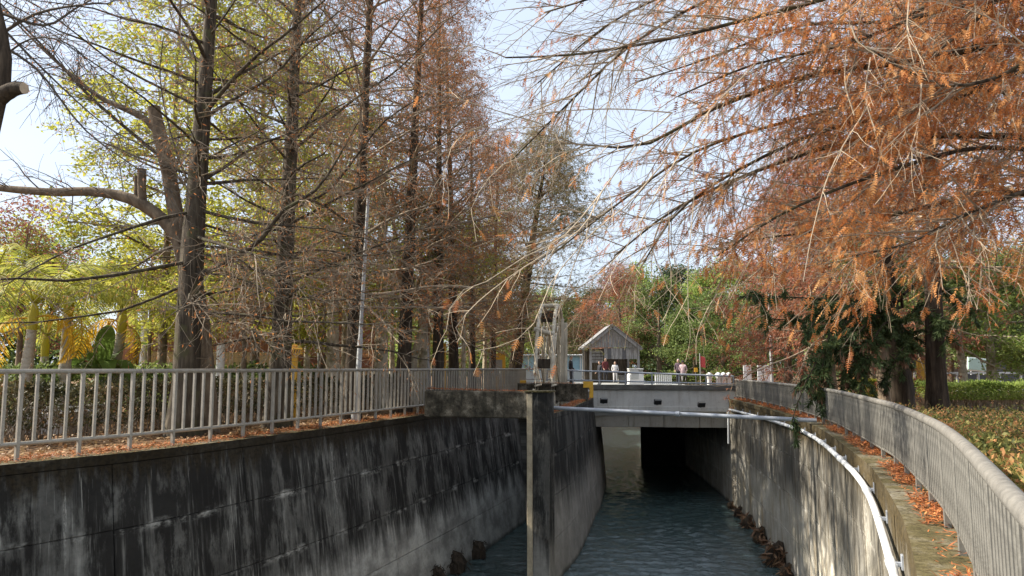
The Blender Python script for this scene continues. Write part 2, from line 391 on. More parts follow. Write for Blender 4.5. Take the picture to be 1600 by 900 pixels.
M['pine'] = m_leaf('dark_pine_needles', [(0, (.028, .045, .018)), (.6, (.065, .10, .034)), (1, (.13, .165, .055))], .25)
M['deadpine'] = m_leaf('dead_brown_sprays', [(0, (.12, .06, .035)), (.5, (.22, .125, .07)), (1, (.34, .21, .12))], .2)
M['hedge'] = m_leaf('hedge_leaves', [(0, (.03, .035, .014)), (.45, (.075, .07, .03)), (.8, (.13, .10, .045)), (1, (.20, .11, .05))], .3)
M['redbush'] = m_leaf('red_tipped_leaves', [(0, (.06, .075, .025)), (.4, (.17, .18, .05)), (.62, (.30, .25, .08)), (.8, (.46, .22, .09)), (1, (.58, .30, .13))], .4)
M['frond'] = m_leaf('palm_leaflets', [(0, (.16, .21, .035)), (.5, (.36, .37, .06)), (1, (.56, .48, .09))], .5)
M['frond_y'] = m_leaf('yellow_palm_leaflets', [(0, (.45, .25, .02)), (.5, (.62, .38, .03)), (1, (.70, .48, .06))], .45)
M['banana'] = m_leaf('banana_leaf', [(0, (.07, .13, .025)), (1, (.14, .21, .045))], .35)
M['litter'] = m_leaf('fallen_needles', [(0, (.16, .05, .02)), (.4, (.32, .10, .035)), (.8, (.48, .17, .05)), (1, (.55, .25, .09))], .1)
M['dryleaf'] = m_leaf('dry_leaves', [(0, (.10, .05, .025)), (.5, (.22, .12, .055)), (1, (.38, .26, .13))], .15)
M['redleaf'] = m_leaf('red_leaves', [(0, (.20, .075, .05)), (.6, (.34, .13, .085)), (1, (.40, .24, .12))], .4)

# ground: dry soil with trodden litter
g_ = NG('dry_soil'); o_ = g_.obj(); a_ = g_.noise(o_, .5, 6, .6); b_ = g_.noise(o_, 9, 5, .7)
M['soil'] = g_.pbr(g_.mix(g_.ss(b_, .4, .68), g_.ramp(a_, [(.3, (.08, .055, .035)), (.55, (.16, .11, .065)), (.75, (.27, .20, .12))]), (.20, .09, .04)), .95, 0, g_.bump(b_, .6, .03), .1)
# water
g_ = NG('canal_water'); o_ = g_.obj()
w1 = g_.noise(g_.map(o_, (3.0, 3.8, 1)), 1.3, 4, .6); w2 = g_.noise(g_.map(o_, (9., 12., 1), (3, 2, 0)), 1.6, 3, .55)
hh = g_.ma('ADD', g_.ma('MULTIPLY', w1, .7), g_.ma('MULTIPLY', w2, .26))
wc = g_.ramp(g_.noise(o_, .35, 3), [(.3, (.040, .066, .063)), (.7, (.064, .096, .092))])
M['water'] = g_.pbr(wc, .05, 0, g_.bump(hh, .8, .08), .6)

# ------------------------------------------------------------------ plan of the canal
LW = Curve([(-15.5, -2), (-11.6, 5), (-7.95, 11.5), (-6.55, 13.8), (-4.75, 18.2), (-2.6, 24.7), (-.75, 30.5), (.85, 36), (2.6, 43), (4.0, 52), (4.8, 66), (6.4, 90), (9.0, 125)])
RW = Curve([(-1.2, -4), (.15, 0), (1.45, 2.6), (2.83, 5.3), (3.58, 6.84), (4.18, 8.2), (5.26, 10.9), (5.9, 12.8), (7.8, 19.2), (9.15, 26), (10.5, 36), (11.3, 46), (11.8, 56), (12.4, 66), (15.6, 90), (21.6, 125)])
DV = Curve([(.72, 22.6), (2.0, 27), (3.25, 33.3), (4.0, 37), (5.3, 46), (6.1, 60)])       # right edge of the dividing wall
Y_BR0, Y_BR1, Y_END = 36.6, 62.0, 118.0

def sheet_between(c, Y0, Y1, side, far, z, step=1.0, off=0.):
    ys = np.arange(Y0, Y1 + .01, step); V = []; F = []
    for i, y in enumerate(ys):
        x = c.X(y) + off
        V += [(x, y, z), (far, y, z)]
        if i: F.append([2 * i - 2, 2 * i - 1, 2 * i + 1, 2 * i] if side > 0 else [2 * i - 2, 2 * i, 2 * i + 1, 2 * i - 1])
    return V, F
mb = MB()
for c, side, far, off in ((LW, -1, -900, -.45), (RW, 1, 900, .62)):
    V, F = sheet_between(c, -2, Y_END, side, far, BANK, 1.0, off); mb.add(V, F)
z = BANK
mb.add([(-900, Y_END, z), (900, Y_END, z), (900, 1600, z), (-900, 1600, z)], [[0, 1, 2, 3]])
mb.add([(-900, -300, z), (LW.X(-2) - .45, -300, z), (LW.X(-2) - .45, -2, z), (-900, -2, z)], [[0, 1, 2, 3]])
mb.add([(RW.X(-2) + .62, -300, z), (900, -300, z), (900, -2, z), (RW.X(-2) + .62, -2, z)], [[0, 1, 2, 3]])
ground = mb.obj('ground', M['soil']); tag(ground, 'dry brown soil of both banks strewn with fallen leaves', 'ground', kind='structure')
gw = np.random.default_rng(77)
wx = np.concatenate([np.linspace(-17, -3.3, 8), np.arange(-3.2, 12.01, .08), np.linspace(12.6, 25, 8)]); wy = np.concatenate([np.linspace(-6, 16.8, 12), np.arange(17, 40, .085), np.arange(40, 66, .3), np.linspace(67, Y_END + .5, 40)])
GX, GY = np.meshgrid(wx, wy); GZ = np.zeros_like(GX)
for k in range(46):
    lam = .27 * (4.2 ** gw.random() ** 1.3); th = gw.normal(1.75, .95); kx, ky = math.cos(th) * 2 * math.pi / lam, math.sin(th) * 2 * math.pi / lam
    ph = kx * GX + ky * GY + gw.random() * 6.28 + .9 * np.sin(GX * gw.uniform(.3, 1.1) + GY * gw.uniform(.3, 1.1)); am = .060 * lam / 6.28 * (.5 + .5 * np.sin(GX * gw.uniform(.1, .5) + GY * gw.uniform(.1, .5) + k))
    GZ += am * (np.sin(ph) + .25 * np.cos(2 * ph))
GZ *= np.clip((GX + 3.4) / .3, 0, 1) * np.clip((12.2 - GX) / .3, 0, 1) * np.clip((GY - 16.5) / .5, 0, 1) * np.clip((66 - GY) / 26, .0, 1)
nx_, ny_ = len(wx), len(wy); q = (np.arange(ny_ - 1) * nx_)[:, None] + np.arange(nx_ - 1)[None]; Fw = np.stack([q, q + 1, q + 1 + nx_, q + nx_], -1).reshape(-1, 4)
water = mk('water', np.column_stack([GX.ravel(), GY.ravel(), GZ.ravel()]), Fw, M['water'], smooth=True); tag(water, 'rippled dark teal water flowing in the canal', 'water', kind='structure')

def ribbon(c, s0, s1, z0, z1, off, thick, side, batter=0., zt=BANK, step=.5, u0=0., jit=0.):
    """curved block: front face towards the canal (side +1 = right of travel), thickness behind it"""
    n = max(2, int((s1 - s0) / step) + 1); q = np.linspace(s0, s1, n)
    p, t, nm = c.at(q); nm = nm * side; V = []; UV = []
    for zz in (z0, z1):
        b = batter * (zt - zz) / zt
        for o in (off + b, off - thick if batter == 0 else off + b - thick):
            xy = p + nm * o
            V.append(np.column_stack([xy, np.full(n, zz)])); UV.append(np.column_stack([q + u0, np.full(n, zz)]))
    V = np.vstack(V); UV = np.vstack(UV); F = []
    A, B, C, D = 0, n, 2 * n, 3 * n            # front-low, back-low, front-high, back-high
    for i in range(n - 1):
        F += [[A + i, A + i + 1, C + i + 1, C + i], [B + i, D + i, D + i + 1, B + i + 1], [C + i, C + i + 1, D + i + 1, D + i], [A + i, B + i, B + i + 1, A + i + 1]]
    F += [[A, C, D, B], [A + n - 1, B + n - 1, D + n - 1, C + n - 1]]
    F = np.array(F)
    if side < 0: F = F[:, ::-1]
    return V, F, UV
def canal_wall(name, label, c, s0, s1, side, mat, thick, batter, lifts, plen, top_mat, u0=0.):
    p, t, nm = c.at((s0 + s1) / 2)
    root = thing(name, label, 'wall', (float(p[0, 0]), float(p[0, 1]), 0))
    V, F, UV = ribbon(c, s0, s1, -.6, BANK - .16, -.035, thick - .05, side, batter, BANK, .5, u0)
    mk('core', V, F, mat, root, uv=UV)
    V, F, UV = ribbon(c, s0 - .01, s1 + .01, BANK - .15, BANK + .012, 0.02, thick + .02, side, 0, BANK, .5, u0)
    mk('coping', V, F, [mat, top_mat], root, uv=UV, mi=[1 if (i % 4 == 2 and i < len(F) - 2) else 0 for i in range(len(F))])
    s = s0
    k = 0
    while s < s1 - .3:
        e = min(s + plen * (.9 + .2 * rng.random()), s1)
        if s1 - e < .8: e = s1
        for a, b in zip(lifts[:-1], lifts[1:]):
            V, F, UV = ribbon(c, s + .008, e - .008, a + .010, b - .010, rng.uniform(-.008, .006), .09, side, batter, BANK, .45, u0)
            mk('panel', V, F, mat, root, uv=UV)
        s = e; k += 1
    return root
LIFT = [-.3, 1.25, 2.5, 3.75, BANK - .155]
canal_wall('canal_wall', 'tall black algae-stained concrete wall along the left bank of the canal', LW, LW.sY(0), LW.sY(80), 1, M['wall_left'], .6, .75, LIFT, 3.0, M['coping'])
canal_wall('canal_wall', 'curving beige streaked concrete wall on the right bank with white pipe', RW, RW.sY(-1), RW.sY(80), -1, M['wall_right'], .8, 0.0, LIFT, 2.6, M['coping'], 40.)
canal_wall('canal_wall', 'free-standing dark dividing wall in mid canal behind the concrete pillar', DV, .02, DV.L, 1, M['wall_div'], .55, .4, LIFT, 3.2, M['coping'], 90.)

# pillar that ends the dividing wall, with a paler tan strip down its left side
ax = np.array([.72, 22.6]); _, t_, n_ = DV.at(.1); rz_p = math.atan2(t_[0, 1], t_[0, 0]) - math.pi / 2
pl = thing('concrete_pillar', 'tall square concrete pillar standing at the near end of the dividing wall', 'pillar', (.8, 22.3, -.5))
ptop = P(840, 612, 22.3)[2]
mb = MB().bev((.93, 22.28, (ptop - .5) / 2), (.52, .62, ptop + .5), rz_p, .03)
o = mb.obj('shaft', M['pillar'], pl)
def box_uv(o, u0=0):
    me = o.data; uv = me.uv_layers.new(name='UVMap') if not me.uv_layers else me.uv_layers[0]; mw = o.parent.location if o.parent else Vector((0, 0, 0))
    for poly in me.polygons:
        n = poly.normal
        for li in poly.loop_indices:
            v = me.vertices[me.loops[li].vertex_index].co + mw
            uv.data[li].uv = ((v.x if abs(n.y) > abs(n.x) else v.y) + u0, v.z)
box_uv(o, 130)
mb = MB().bev((.585, 22.33, (ptop - .53) / 2), (.17, .5, ptop + .42), rz_p, .015); o = mb.obj('left_strip', M['pillar_strip'], pl)
mb = MB().bev((.84, 22.30, ptop + .012), (.80, .70, .05), rz_p, .01); o = mb.obj('cap', M['coping'], pl)

# two crossing beams
def beam(label, a, b, h, th):
    a = np.array(a); b = np.array(b); c = (a + b) / 2; L = np.linalg.norm((b - a)[:2]); rz = math.atan2(b[1] - a[1], b[0] - a[0])
    o = MB().bev((c[0], c[1], c[2] - h / 2), (L, th, h), rz, .035).obj('concrete_beam', M['beam']); tag(o, label, 'beam', 'concrete beams over the narrow channel'); return o
b1a, b1b = P(667, 608, 23.2), P(828, 613, 22.35)
beam('near lichen-mottled concrete beam joining the black wall to the pillar', b1a, b1b, .80, .46)
b2a, b2b = P(790, 598, 35.2), P(918, 600, 34.2)
beam('far dark concrete beam in front of the wooden waterwheel', b2a, b2b, .82, .5)

# ------------------------------------------------------------------ bridge
BL = np.array([DV.X(37.6) - 3.2, 37.6]); BR = np.array([RW.X(36.2) + .35, 36.2])
bt = nrm((BR - BL)[None])[0]; bn = np.array([bt[1], -bt[0]]) ; brz = math.atan2(bt[1], bt[0])
if bn[1] > 0: bn = -bn
br = thing('road_bridge', 'low flat concrete bridge crossing the canal with pale grey fascia', 'bridge', (float((BL[0] + BR[0]) / 2), 37.0, 0))
def bz(py): return P(1030, py, 37)[2]
mid = (BL + BR) / 2; LB = np.linalg.norm(BR - BL)
def bbox(name, zt, zb, fwd, depth, mat, x0=0., x1=1., bev=.02):
    c = mid + bt * LB * ((x0 + x1) / 2 - .5) + bn * (fwd - depth / 2)
    return MB().bev((c[0], c[1], (zt + zb) / 2), (LB * (x1 - x0), depth, zt - zb), brz, bev).obj(name, mat, br)
ztop = bz(601)
bbox('kerb', ztop, bz(609), .12, .5, M['conc_dk'])
dvx = .315
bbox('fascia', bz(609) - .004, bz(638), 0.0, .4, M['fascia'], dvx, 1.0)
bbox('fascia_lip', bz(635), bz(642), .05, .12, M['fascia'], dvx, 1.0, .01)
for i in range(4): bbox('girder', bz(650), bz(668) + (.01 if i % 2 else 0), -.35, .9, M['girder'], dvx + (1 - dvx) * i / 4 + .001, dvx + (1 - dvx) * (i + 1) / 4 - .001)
# deck slab: from the fascia back to the far side
V, F = [], []
ys = np.linspace(37.3, Y_BR1, 14)
for i, y in enumerate(ys):
    xl, xr = LW.X(y) - .5, RW.X(y) + .7
    V += [(xl, y, ztop - .35), (xr, y, ztop - .35), (xl, y, bz(650)), (xr, y, bz(650))]
    if i:
        k = 4 * i; F += [[k - 4, k - 3, k + 1, k], [k - 2, k + 2, k + 3, k - 1], [k - 4, k, k + 2, k - 2], [k - 3, k - 1, k + 3, k + 1]]
F += [[0, 2, 3, 1], [4 * 13, 4 * 13 + 1, 4 * 13 + 3, 4 * 13 + 2]]
mk('deck', V, F, M['conc'], br)
cw = MB().bev(((P(1001, 575, 50)[0] + RW.X(50) + .3) / 2, 50.3, 2.2), (RW.X(50) + .3 - P(1001, 575, 50)[0], .5, 5.2), 0, .02).obj('culvert_shade_wall', M['black']); cw.data.materials[0] = M['culvert_shade']; tag(cw, 'added black wall standing in for the dark right half of the passage under the bridge', 'wall')  # added wall whose black paints the darkness under the deck
for px, py in ((943, 629), (1027, 631), (1095, 635)):
    fl = thing('floodlight', {943: 'small black floodlight on the bridge fascia nearest the dividing wall', 1027: 'small black floodlight midway along the bridge fascia', 1095: 'small black floodlight on the bridge fascia nearest the beige wall'}[px], 'floodlight', tuple(P(px, py, 36.7)), 'floodlights on the bridge fascia')
    c = P(px, py - 1.5, 36.55 - (px - 943) * .003)
    MB().bev((c[0], c[1] - .12, c[2] + .05), (.36, .16, .24), 0, .02, 0, .5).obj('housing', M['black'], fl)
    MB().bev((c[0], c[1] - .205, c[2] + .095), (.29, .012, .17), 0, .004, 0, .5).obj('lens', M['conc_lt'], fl)
    MB().bar((c[0], c[1] + .1, c[2] - .1), (c[0], c[1] - .1, c[2] - .02), .08, .03).obj('bracket', M['darkgrey'], fl)
# bridge railing
ra, rb = P(815, 576, 37.8), P(1146, 588, 36.25)
ra2, rb2 = P(815, 592, 37.8), P(1146, 600, 36.25)
rl = thing('bridge_railing', 'pale two-bar pipe railing along the bridge', 'railing', tuple(ra2))
MB().tube([ra, rb], .042, 8).obj('top_rail', M['galv'], rl, True)
MB().tube([ra2, rb2], .034, 8).obj('lower_rail', M['galv'], rl, True)
for k in np.linspace(.0, 1., 9):
    a = ra + (rb - ra) * k; MB().tube([(a[0], a[1] + .01, a[2]), (a[0], a[1] + .01, ztop - .02)], .04, 8).obj('post', M['galv'], rl, True)
# yellow corner brackets
def ybr(label, px, py, Y, sgn):
    p = P(px, py, Y); t = thing('yellow_bracket', label, 'bracket', tuple(p), 'yellow brackets at the bridge corners')
    MB().bev((p[0], p[1], p[2]), (.45, .12, .28), 0, .01).obj('arm', M['yellow'], t); MB().bev((p[0] + sgn * .14, p[1] - .01, p[2] - .36), (.17, .12, .46), 0, .01).obj('leg', M['yellow'], t)
ybr('yellow metal bracket on the end of the far concrete beam', 919, 601, 34.0, 1)
ybr('yellow metal bracket beside the foot of the waterwheel', 815, 599, 35.3, -1)

# ------------------------------------------------------------------ pipes
hp = thing('steel_pipe', 'straight grey steel pipe spanning the canal in front of the bridge', 'pipe', tuple(P(862, 638, 23)))
MB().tube([P(858, 637, 23.0), P(1276, 657, 19.8)], .058, 10).obj('tube', M['galv'], hp, True)
MB().tube([P(1056, 646.6, 21.25), P(1062, 646.9, 21.2)], .075, 10).obj('coupling', M['galv'], hp, True)
wp = thing('white_pipe', 'long white plastic pipe curving along the beige canal wall', 'pipe', (RW.X(10) - .1, 10, 3.6))
ss = np.linspace(RW.sY(3.5), RW.sY(35.6), 60); p_, t_, n_ = RW.at(ss)
pix = [(1396, 900), (1393, 870), (1380, 815), (1353, 765), (1322, 715), (1290, 690), (1230, 665), (1180, 650), (1140, 640)]
zz = []
Ys = p_[:, 1]
zpts = []
for px, py in pix:                  # where each bearing meets the wall face
    best = None
    for y in np.linspace(3.2, 36, 400):
        x = RW.X(y) - .09; d = ray(px, py); e = abs(d[0] / d[1] - x / y)
        if best is None or e < best[0]: best = (e, y, EYE + d[2] / d[1] * y)
    zpts.append((best[1], best[2]))
zpts.sort(); zz = np.interp(Ys, [a for a, b in zpts], [b for a, b in zpts]); zz = np.convolve(np.pad(zz, 3, 'edge'), np.ones(7) / 7, 'valid'); zz = np.clip(zz, 2.5, 4.75)
pp = np.column_stack([p_ - n_ * .10, zz]); pp_pipe = pp
MB().tube(pp, .05, 10).obj('tube', M['white_pvc'], wp, True)
e_ = pp[-1]; MB().tube([e_, e_ + np.array([-.05, .05, -.2]), e_ + np.array([-.08, .06, -1.6])], .045, 8).obj('downpipe', M['white_pvc'], wp, True)
for k in range(3, 60, 3):
    a = pp[k]; MB().bev((a[0] + .07 * n_[k][0] * 1, a[1], a[2] + .03), (.20, .03, .05), math.atan2(n_[k][1], n_[k][0]), .006).bev((p_[k][0] - n_[k][0] * -.0, p_[k][1], a[2] + .06), (.03, .09, .16), math.atan2(n_[k][1], n_[k][0]), .006).obj('bracket', M['galv'], wp)
    if k % 6 == 3: q = pp[k:k + 2]; MB().tube([q[0], q[0] + (q[1] - q[0]) * .35], .06, 10).obj('joint', M['white_pvc'], wp, True)

# ------------------------------------------------------------------ railings on the two banks
def rail_tube(name, c, s0, s1, off, side, z, r, mat, root, n=80, sides=10, sq=None):
    q = np.linspace(s0, s1, n); p, t, nm = c.at(q); xy = p - nm * side * off
    zv = z(q) if callable(z) else np.full(n, z)
    MB().tube(np.column_stack([xy, zv]), r, sides).obj(name, mat, root, True)
def fence_run(root, c, s0, s1, off, side, ztop, zbot, spacing, bar_me, bar_h, post_me, post_every, zfoot):
    q = np.arange(s0, s1, spacing); p, t, nm = c.at(q); xy = p - nm * side * off
    for i in range(len(q)):
        a = math.atan2(t[i, 1], t[i, 0]); isp = i % post_every == 0
        zt = ztop(q[i]) if callable(ztop) else ztop
        L = (xy[i, 0] - root.location.x, xy[i, 1] - root.location.y, (zfoot if isp else zbot) - root.location.z)
        o = link('post' if isp else 'baluster', post_me if isp else bar_me, root, loc=L, rot=(0, 0, a))
        if isp: o.scale = (1, 1, (zt - zfoot) / 1.0)
        else: o.scale = (1, 1, (zt - zbot) / 1.0)
def unit_bar(wd, dp, mat, round_=False):
    m = MB().tube([(0, 0, 0), (0, 0, .5), (0, 0, 1)], wd / 2, 8, False) if round_ else MB().bev((0, 0, .5), (dp, wd, 1.0), 0, .006)
    o = m.obj('bar', mat); me = o.data; bpy.data.objects.remove(o); return me
lf = thing('bank_railing', 'brushed steel railing of widely spaced uprights on the left bank', 'railing', (-6.8, 14.0, BANK))
ls0, ls1 = LW.sY(4.5), LW.sY(36.4); LOFF = .26; LTOP = EYE - .02
rail_tube('top_rail', LW, ls0, ls1, LOFF, 1, LTOP - .035, .042, M['steel'], lf)
rail_tube('bottom_rail', LW, ls0, ls1, LOFF, 1, BANK + .29, .036, M['steel'], lf)
fence_run(lf, LW, ls0 + .05, ls1, LOFF, 1, LTOP - .05, BANK + .30, .235, unit_bar(.056, .045, M['steel']), 1, unit_bar(.07, .055, M['steel']), 4, BANK)
rf = thing('bank_railing', 'curving grey railing of closely spaced bars with broad handrail on right bank', 'railing', (5.5, 11, BANK))
rs0, rs1 = RW.sY(1.2), RW.sY(36.3); ROFF = .34; RTOP = EYE - .52
rail_tube('top_rail', RW, rs0, rs1, ROFF, -1, RTOP - .05, .05, M['rail_r'], rf, 110, 12)
rail_tube('bottom_rail', RW, rs0, rs1, ROFF, -1, BANK + .17, .026, M['steel_r'], rf, 110)
fence_run(rf, RW, rs0, rs1, ROFF, -1, RTOP - .06, BANK + .18, .142, unit_bar(.058, .04, M['steel_r']), 1, unit_bar(.065, .05, M['steel_r']), 8, BANK)

# ------------------------------------------------------------------ fallen needles
def scatter_litter(name, label, pts, L, W, mat, seed, clump=None, lift=.02):
    g = np.random.default_rng(seed); N = len(pts); d = g.normal(size=(N, 3)); d[:, 2] *= .22; d[:, 2] += .05
    o = np.array(pts) + np.column_stack([np.zeros((N, 2)), g.random(N) * lift])
    V, F, T = blades(o, d, L * (.5 + g.random(N)), W * (.6 + .8 * g.random(N)), np.clip(g.normal(.55, .28, N), 0, 1), g, ref=np.tile([[0, 0, 1.]], (N, 1)) + g.normal(size=(N, 3)) * .3)
    ob = mk(name, V, F, mat, tint=T); tag(ob, label, 'leaf litter', kind='stuff'); return ob
def along(c, Y0, Y1, n, o0, o1, side, z, seed, pw=1.):
    g = np.random.default_rng(seed); s = c.sY(Y0) + (c.sY(Y1) - c.sY(Y0)) * g.random(n); p, t, nm = c.at(s)
    o = o0 + (o1 - o0) * g.random(n) ** pw; return np.column_stack([p - nm * side * o[:, None], np.full(n, z)])
def patchy(pts, sc, th, seed):
    g = np.random.default_rng(seed); K = 60; c = pts[g.integers(0, len(pts), K)]; r = g.uniform(sc * .4, sc, K)
    keep = (np.linalg.norm(pts[:, None, :2] - c[None, :, :2], axis=2) < r[None]).any(1); return pts[keep | (g.random(len(pts)) < th)]
scatter_litter('needle_litter', 'rust red needles lying along the coping of the black wall', along(LW, 8, 37, 17000, -.02, .75, 1, BANK + .015, 3), .075, .014, M['litter'], 4, lift=.06)
pts = patchy(along(RW, 3.5, 36, 34000, .12, .62, -1, BANK + .015, 5, .8), .5, .10, 6)
scatter_litter('needle_litter', 'orange needles heaped in patches along the beige wall coping', pts, .085, .014, M['litter'], 7, lift=.07)
scatter_litter('needle_litter', 'orange needles covering the top of the dividing wall', along(DV, 22.9, 36.5, 4500, .03, .5, 1, BANK + .018, 8), .09, .016, M['litter'], 9, lift=.06)
g = np.random.default_rng(10)
for nm_, a, b, n in (('near', b1a, b1b, 1500), ('far', b2a, b2b, 900)):
    t = g.random(n)[:, None]; pts = a + (b - a) * t; pts[:, 1] += g.uniform(-.2, .22, n); pts[:, 2] += .01
    scatter_litter('needle_litter', 'thin layer of rust needles on top of the %s concrete beam' % nm_, pts, .08, .015, M['litter'], 11, lift=.035)
g = np.random.default_rng(12)
n = 26000; s_ = LW.sY(8) + (LW.sY(42) - LW.sY(8)) * g.random(n) ** 1.2; p, t, nm = LW.at(s_); of = .5 + 11 * g.random(n) ** 1.6
pts = np.column_stack([p - nm * of[:, None], np.full(n, BANK + .01)])
scatter_litter('leaf_litter', 'tan dry leaves carpeting the soil behind the left railing', pts, .11, .05, M['dryleaf'], 13, lift=.04)

# ------------------------------------------------------------------ trees
def trunk_mesh(pts, rad, mat, sides=12, seed=0, name='trunk', flute=.06, K=26, flare=1.35):
    g = np.random.default_rng(seed); p = resamp(cr(pts, 10), K)
    r = np.interp(np.linspace(0, 1, K), np.linspace(0, 1, len(rad)), rad)
    r[0] *= flare; r[1] *= 1 + (flare - 1) * .45
    V, F = tubes(p[None], r[None], sides)
    a = np.tile(np.arange(sides), K) * 2 * math.pi / sides; h = np.repeat(np.arange(K), sides) / K
    k = 1 + flute * np.sin(a * 3 + h * 4 + g.random() * 6) + flute * .6 * np.sin(a * 5 - h * 7) + g.normal(size=len(V)) * flute * .45
    c = np.repeat(p, sides, 0); V = c + (V - c) * k[:, None]
    return V, F, p, r
def cypress(name, label, base, top, H, r0, seed, nl=60, z0=2.2, Lm=3.6, needle=None, nd=4, twig='twig', bark='bark_c', group=None, n2=9, n3=4, elev=(0, 40), spl=.10, spw=.02, fea=0, rmax=.055, bend=(0, 0), droop=.03):
    """bald cypress: straight tapering bole, whorls of slender limbs, fine twigs, needle sprays. top = xy lean of the tip"""
    g = np.random.default_rng(seed); root = thing(name, label, 'tree', base, group)
    pts = [(0, 0, -.1), (top[0] * .25 + bend[0], top[1] * .25 + bend[1], H * .3), (top[0] * .6, top[1] * .6, H * .65), (top[0], top[1], H)]
    V, F, p, r = trunk_mesh(pts, [r0, r0 * .8, r0 * .62, r0 * .45, r0 * .28, .02], M[bark], 14, seed)
    mk('trunk', V, F, M[bark], root, smooth=True, org=(0, 0, 0))
    t = z0 / H + (1 - z0 / H) * (np.arange(nl) + g.random(nl)) / nl * .97
    pos, tan = sample(np.tile(p[None], (1, 1, 1)), np.zeros(nl, int), t)
    az = np.arange(nl) * 2.4 + g.normal(size=nl) * .5
    u = (t - z0 / H) / (1 - z0 / H); el = np.radians(elev[0] + (elev[1] - elev[0]) * u + g.normal(size=nl) * 10)
    d = np.column_stack([np.cos(az) * np.cos(el), np.sin(az) * np.cos(el), np.sin(el)])
    L = Lm * (1 - u ** 2) * (.55 + .6 * g.random(nl)) + .35
    K = 7; out = np.empty((nl, K, 3)); out[:, 0] = pos; q = pos.copy()
    for k in range(1, K):
        d = d + g.normal(size=(nl, 3)) * .10; d[:, 2] += .035 - droop; d = nrm(d); q = q + d * (L / (K - 1))[:, None]; out[:, k] = q
    rr = np.interp(t, np.linspace(0, 1, len(r)), r); rl_ = np.minimum(rr * .45, rmax * (.5 + .7 * g.random(nl))); RL = rl_[:, None] * np.linspace(1, .22, K)[None]
    B1 = tubes(out, RL, 5)
    S, SR = grow(out, RL, n2, .12, 1., (35, 70), (Lm * .22, Lm * .5), droop, .14, 5, .014, .6, .35, seed + 1, 0.)
    B2 = tubes(S, SR, 3)
    T, TR = grow(S, SR, n3, .15, 1., (30, 70), (.25, .7), droop * 1.5, .16, 4, .0065, .7, .3, seed + 2, -.05, .5)
    TR = np.maximum(TR, .0035)
    B3 = tubes(T, TR, 3)
    V, F, _ = cat([B1]); mk('branches', V, F, M['bark_c' if bark == 'bark_c' else 'twig'], root, org=(0, 0, 0), kind='stuff', smooth=True)
    V, F, _ = cat([B2, B3]); mk('twigs', V, F, M[twig], root, org=(0, 0, 0), kind='stuff')
    if needle and nd:
        cl = np.clip(.5 + .25 * np.sin(T[:, 1, 2] * 1.7 + seed) + g.normal(size=len(T)) * .2, 0, 1)
        V, F, TT = spr(T, nd, .1, 1., spl, spw, seed + 3, .55, .6, fea, cl)
        mk('crown', V, F, M[needle], root, org=(0, 0, 0), tint=TT, kind='stuff')
    return root
def broadleaf(name, label, base, H, r0, seed, leaf='green', bark='bark_b', nl=14, z0=.35, Lm=3.0, n2=7, n3=5, lv=14, ls=.10, flat=1., elev=(10, 60), group=None, sigma=.28, lean=(0, 0), top=1.0, cat_='tree'):
    g = np.random.default_rng(seed); root = thing(name, label, cat_, base, group)
    pts = [(0, 0, -.1), (lean[0] * .3 + g.normal() * .1, lean[1] * .3, H * .3), (lean[0] * .6, lean[1] * .6 + g.normal() * .1, H * .6), (lean[0], lean[1], H * .93)]
    V, F, p, r = trunk_mesh(pts, [r0, r0 * .85, r0 * .7, r0 * .5, r0 * .3, .03], M[bark], 12, seed)
    mk('trunk', V, F, M[bark], root, smooth=True, org=(0, 0, 0))
    t = z0 + (1 - z0) * (np.arange(nl) + g.random(nl)) / nl * .98; pos, tan = sample(p[None], np.zeros(nl, int), t)
    az = np.arange(nl) * 2.4 + g.normal(size=nl) * .4; u = (t - z0) / (1 - z0); el = np.radians(elev[0] + (elev[1] - elev[0]) * u + g.normal(size=nl) * 8)
    d = np.column_stack([np.cos(az) * np.cos(el), np.sin(az) * np.cos(el), np.sin(el)])
    L = Lm * np.sqrt(np.clip(1 - (u * top) ** 2, .08, 1)) * (.65 + .5 * g.random(nl)); K = 6; out = np.empty((nl, K, 3)); out[:, 0] = pos; q = pos.copy()
    for k in range(1, K):
        d = d + g.normal(size=(nl, 3)) * .12; d = nrm(d); q = q + d * (L / (K - 1))[:, None]; out[:, k] = q
    rr = np.interp(t, np.linspace(0, 1, len(r)), r); RL = (rr * .5)[:, None] * np.linspace(1, .2, K)[None]
    S, SR = grow(out, RL, n2, .25, 1., (25, 65), (Lm * .25, Lm * .5), 0, .15, 5, r0 * .18, flat, .3, seed + 1)
    T, TR = grow(S, SR, n3, .2, 1., (25, 70), (Lm * .10, Lm * .22), .02, .18, 4, .010, flat, .2, seed + 2); TR = np.maximum(TR, .004)
    V, F, _ = cat([tubes(out, RL, 5), tubes(S, SR, 4), tubes(T, TR, 3)]); mk('branches', V, F, M[bark], root, org=(0, 0, 0), kind='stuff', smooth=True)
    N = len(T) * lv; idx = np.repeat(np.arange(len(T)), lv); tt = .3 + .7 * g.random(N); o, tan = sample(T, idx, tt)
    o = o + g.normal(size=(N, 3)) * sigma * np.array([1, 1, .55 if flat < 1 else .8]); d = nrm(tan) * .4 + g.normal(size=(N, 3)); d[:, 2] *= .5; d[:, 2] -= .15
    tint = np.clip(g.random(len(T))[idx] * .45 + g.random(N) * .55, 0, 1)
    V, F, TT = blades(o, d, ls * (.6 + .8 * g.random(N)), ls * .55 * (.6 + .8 * g.random(N)), tint, g)
    mk('crown', V, F, M[leaf], root, org=(0, 0, 0), tint=TT, kind='stuff')
    return root

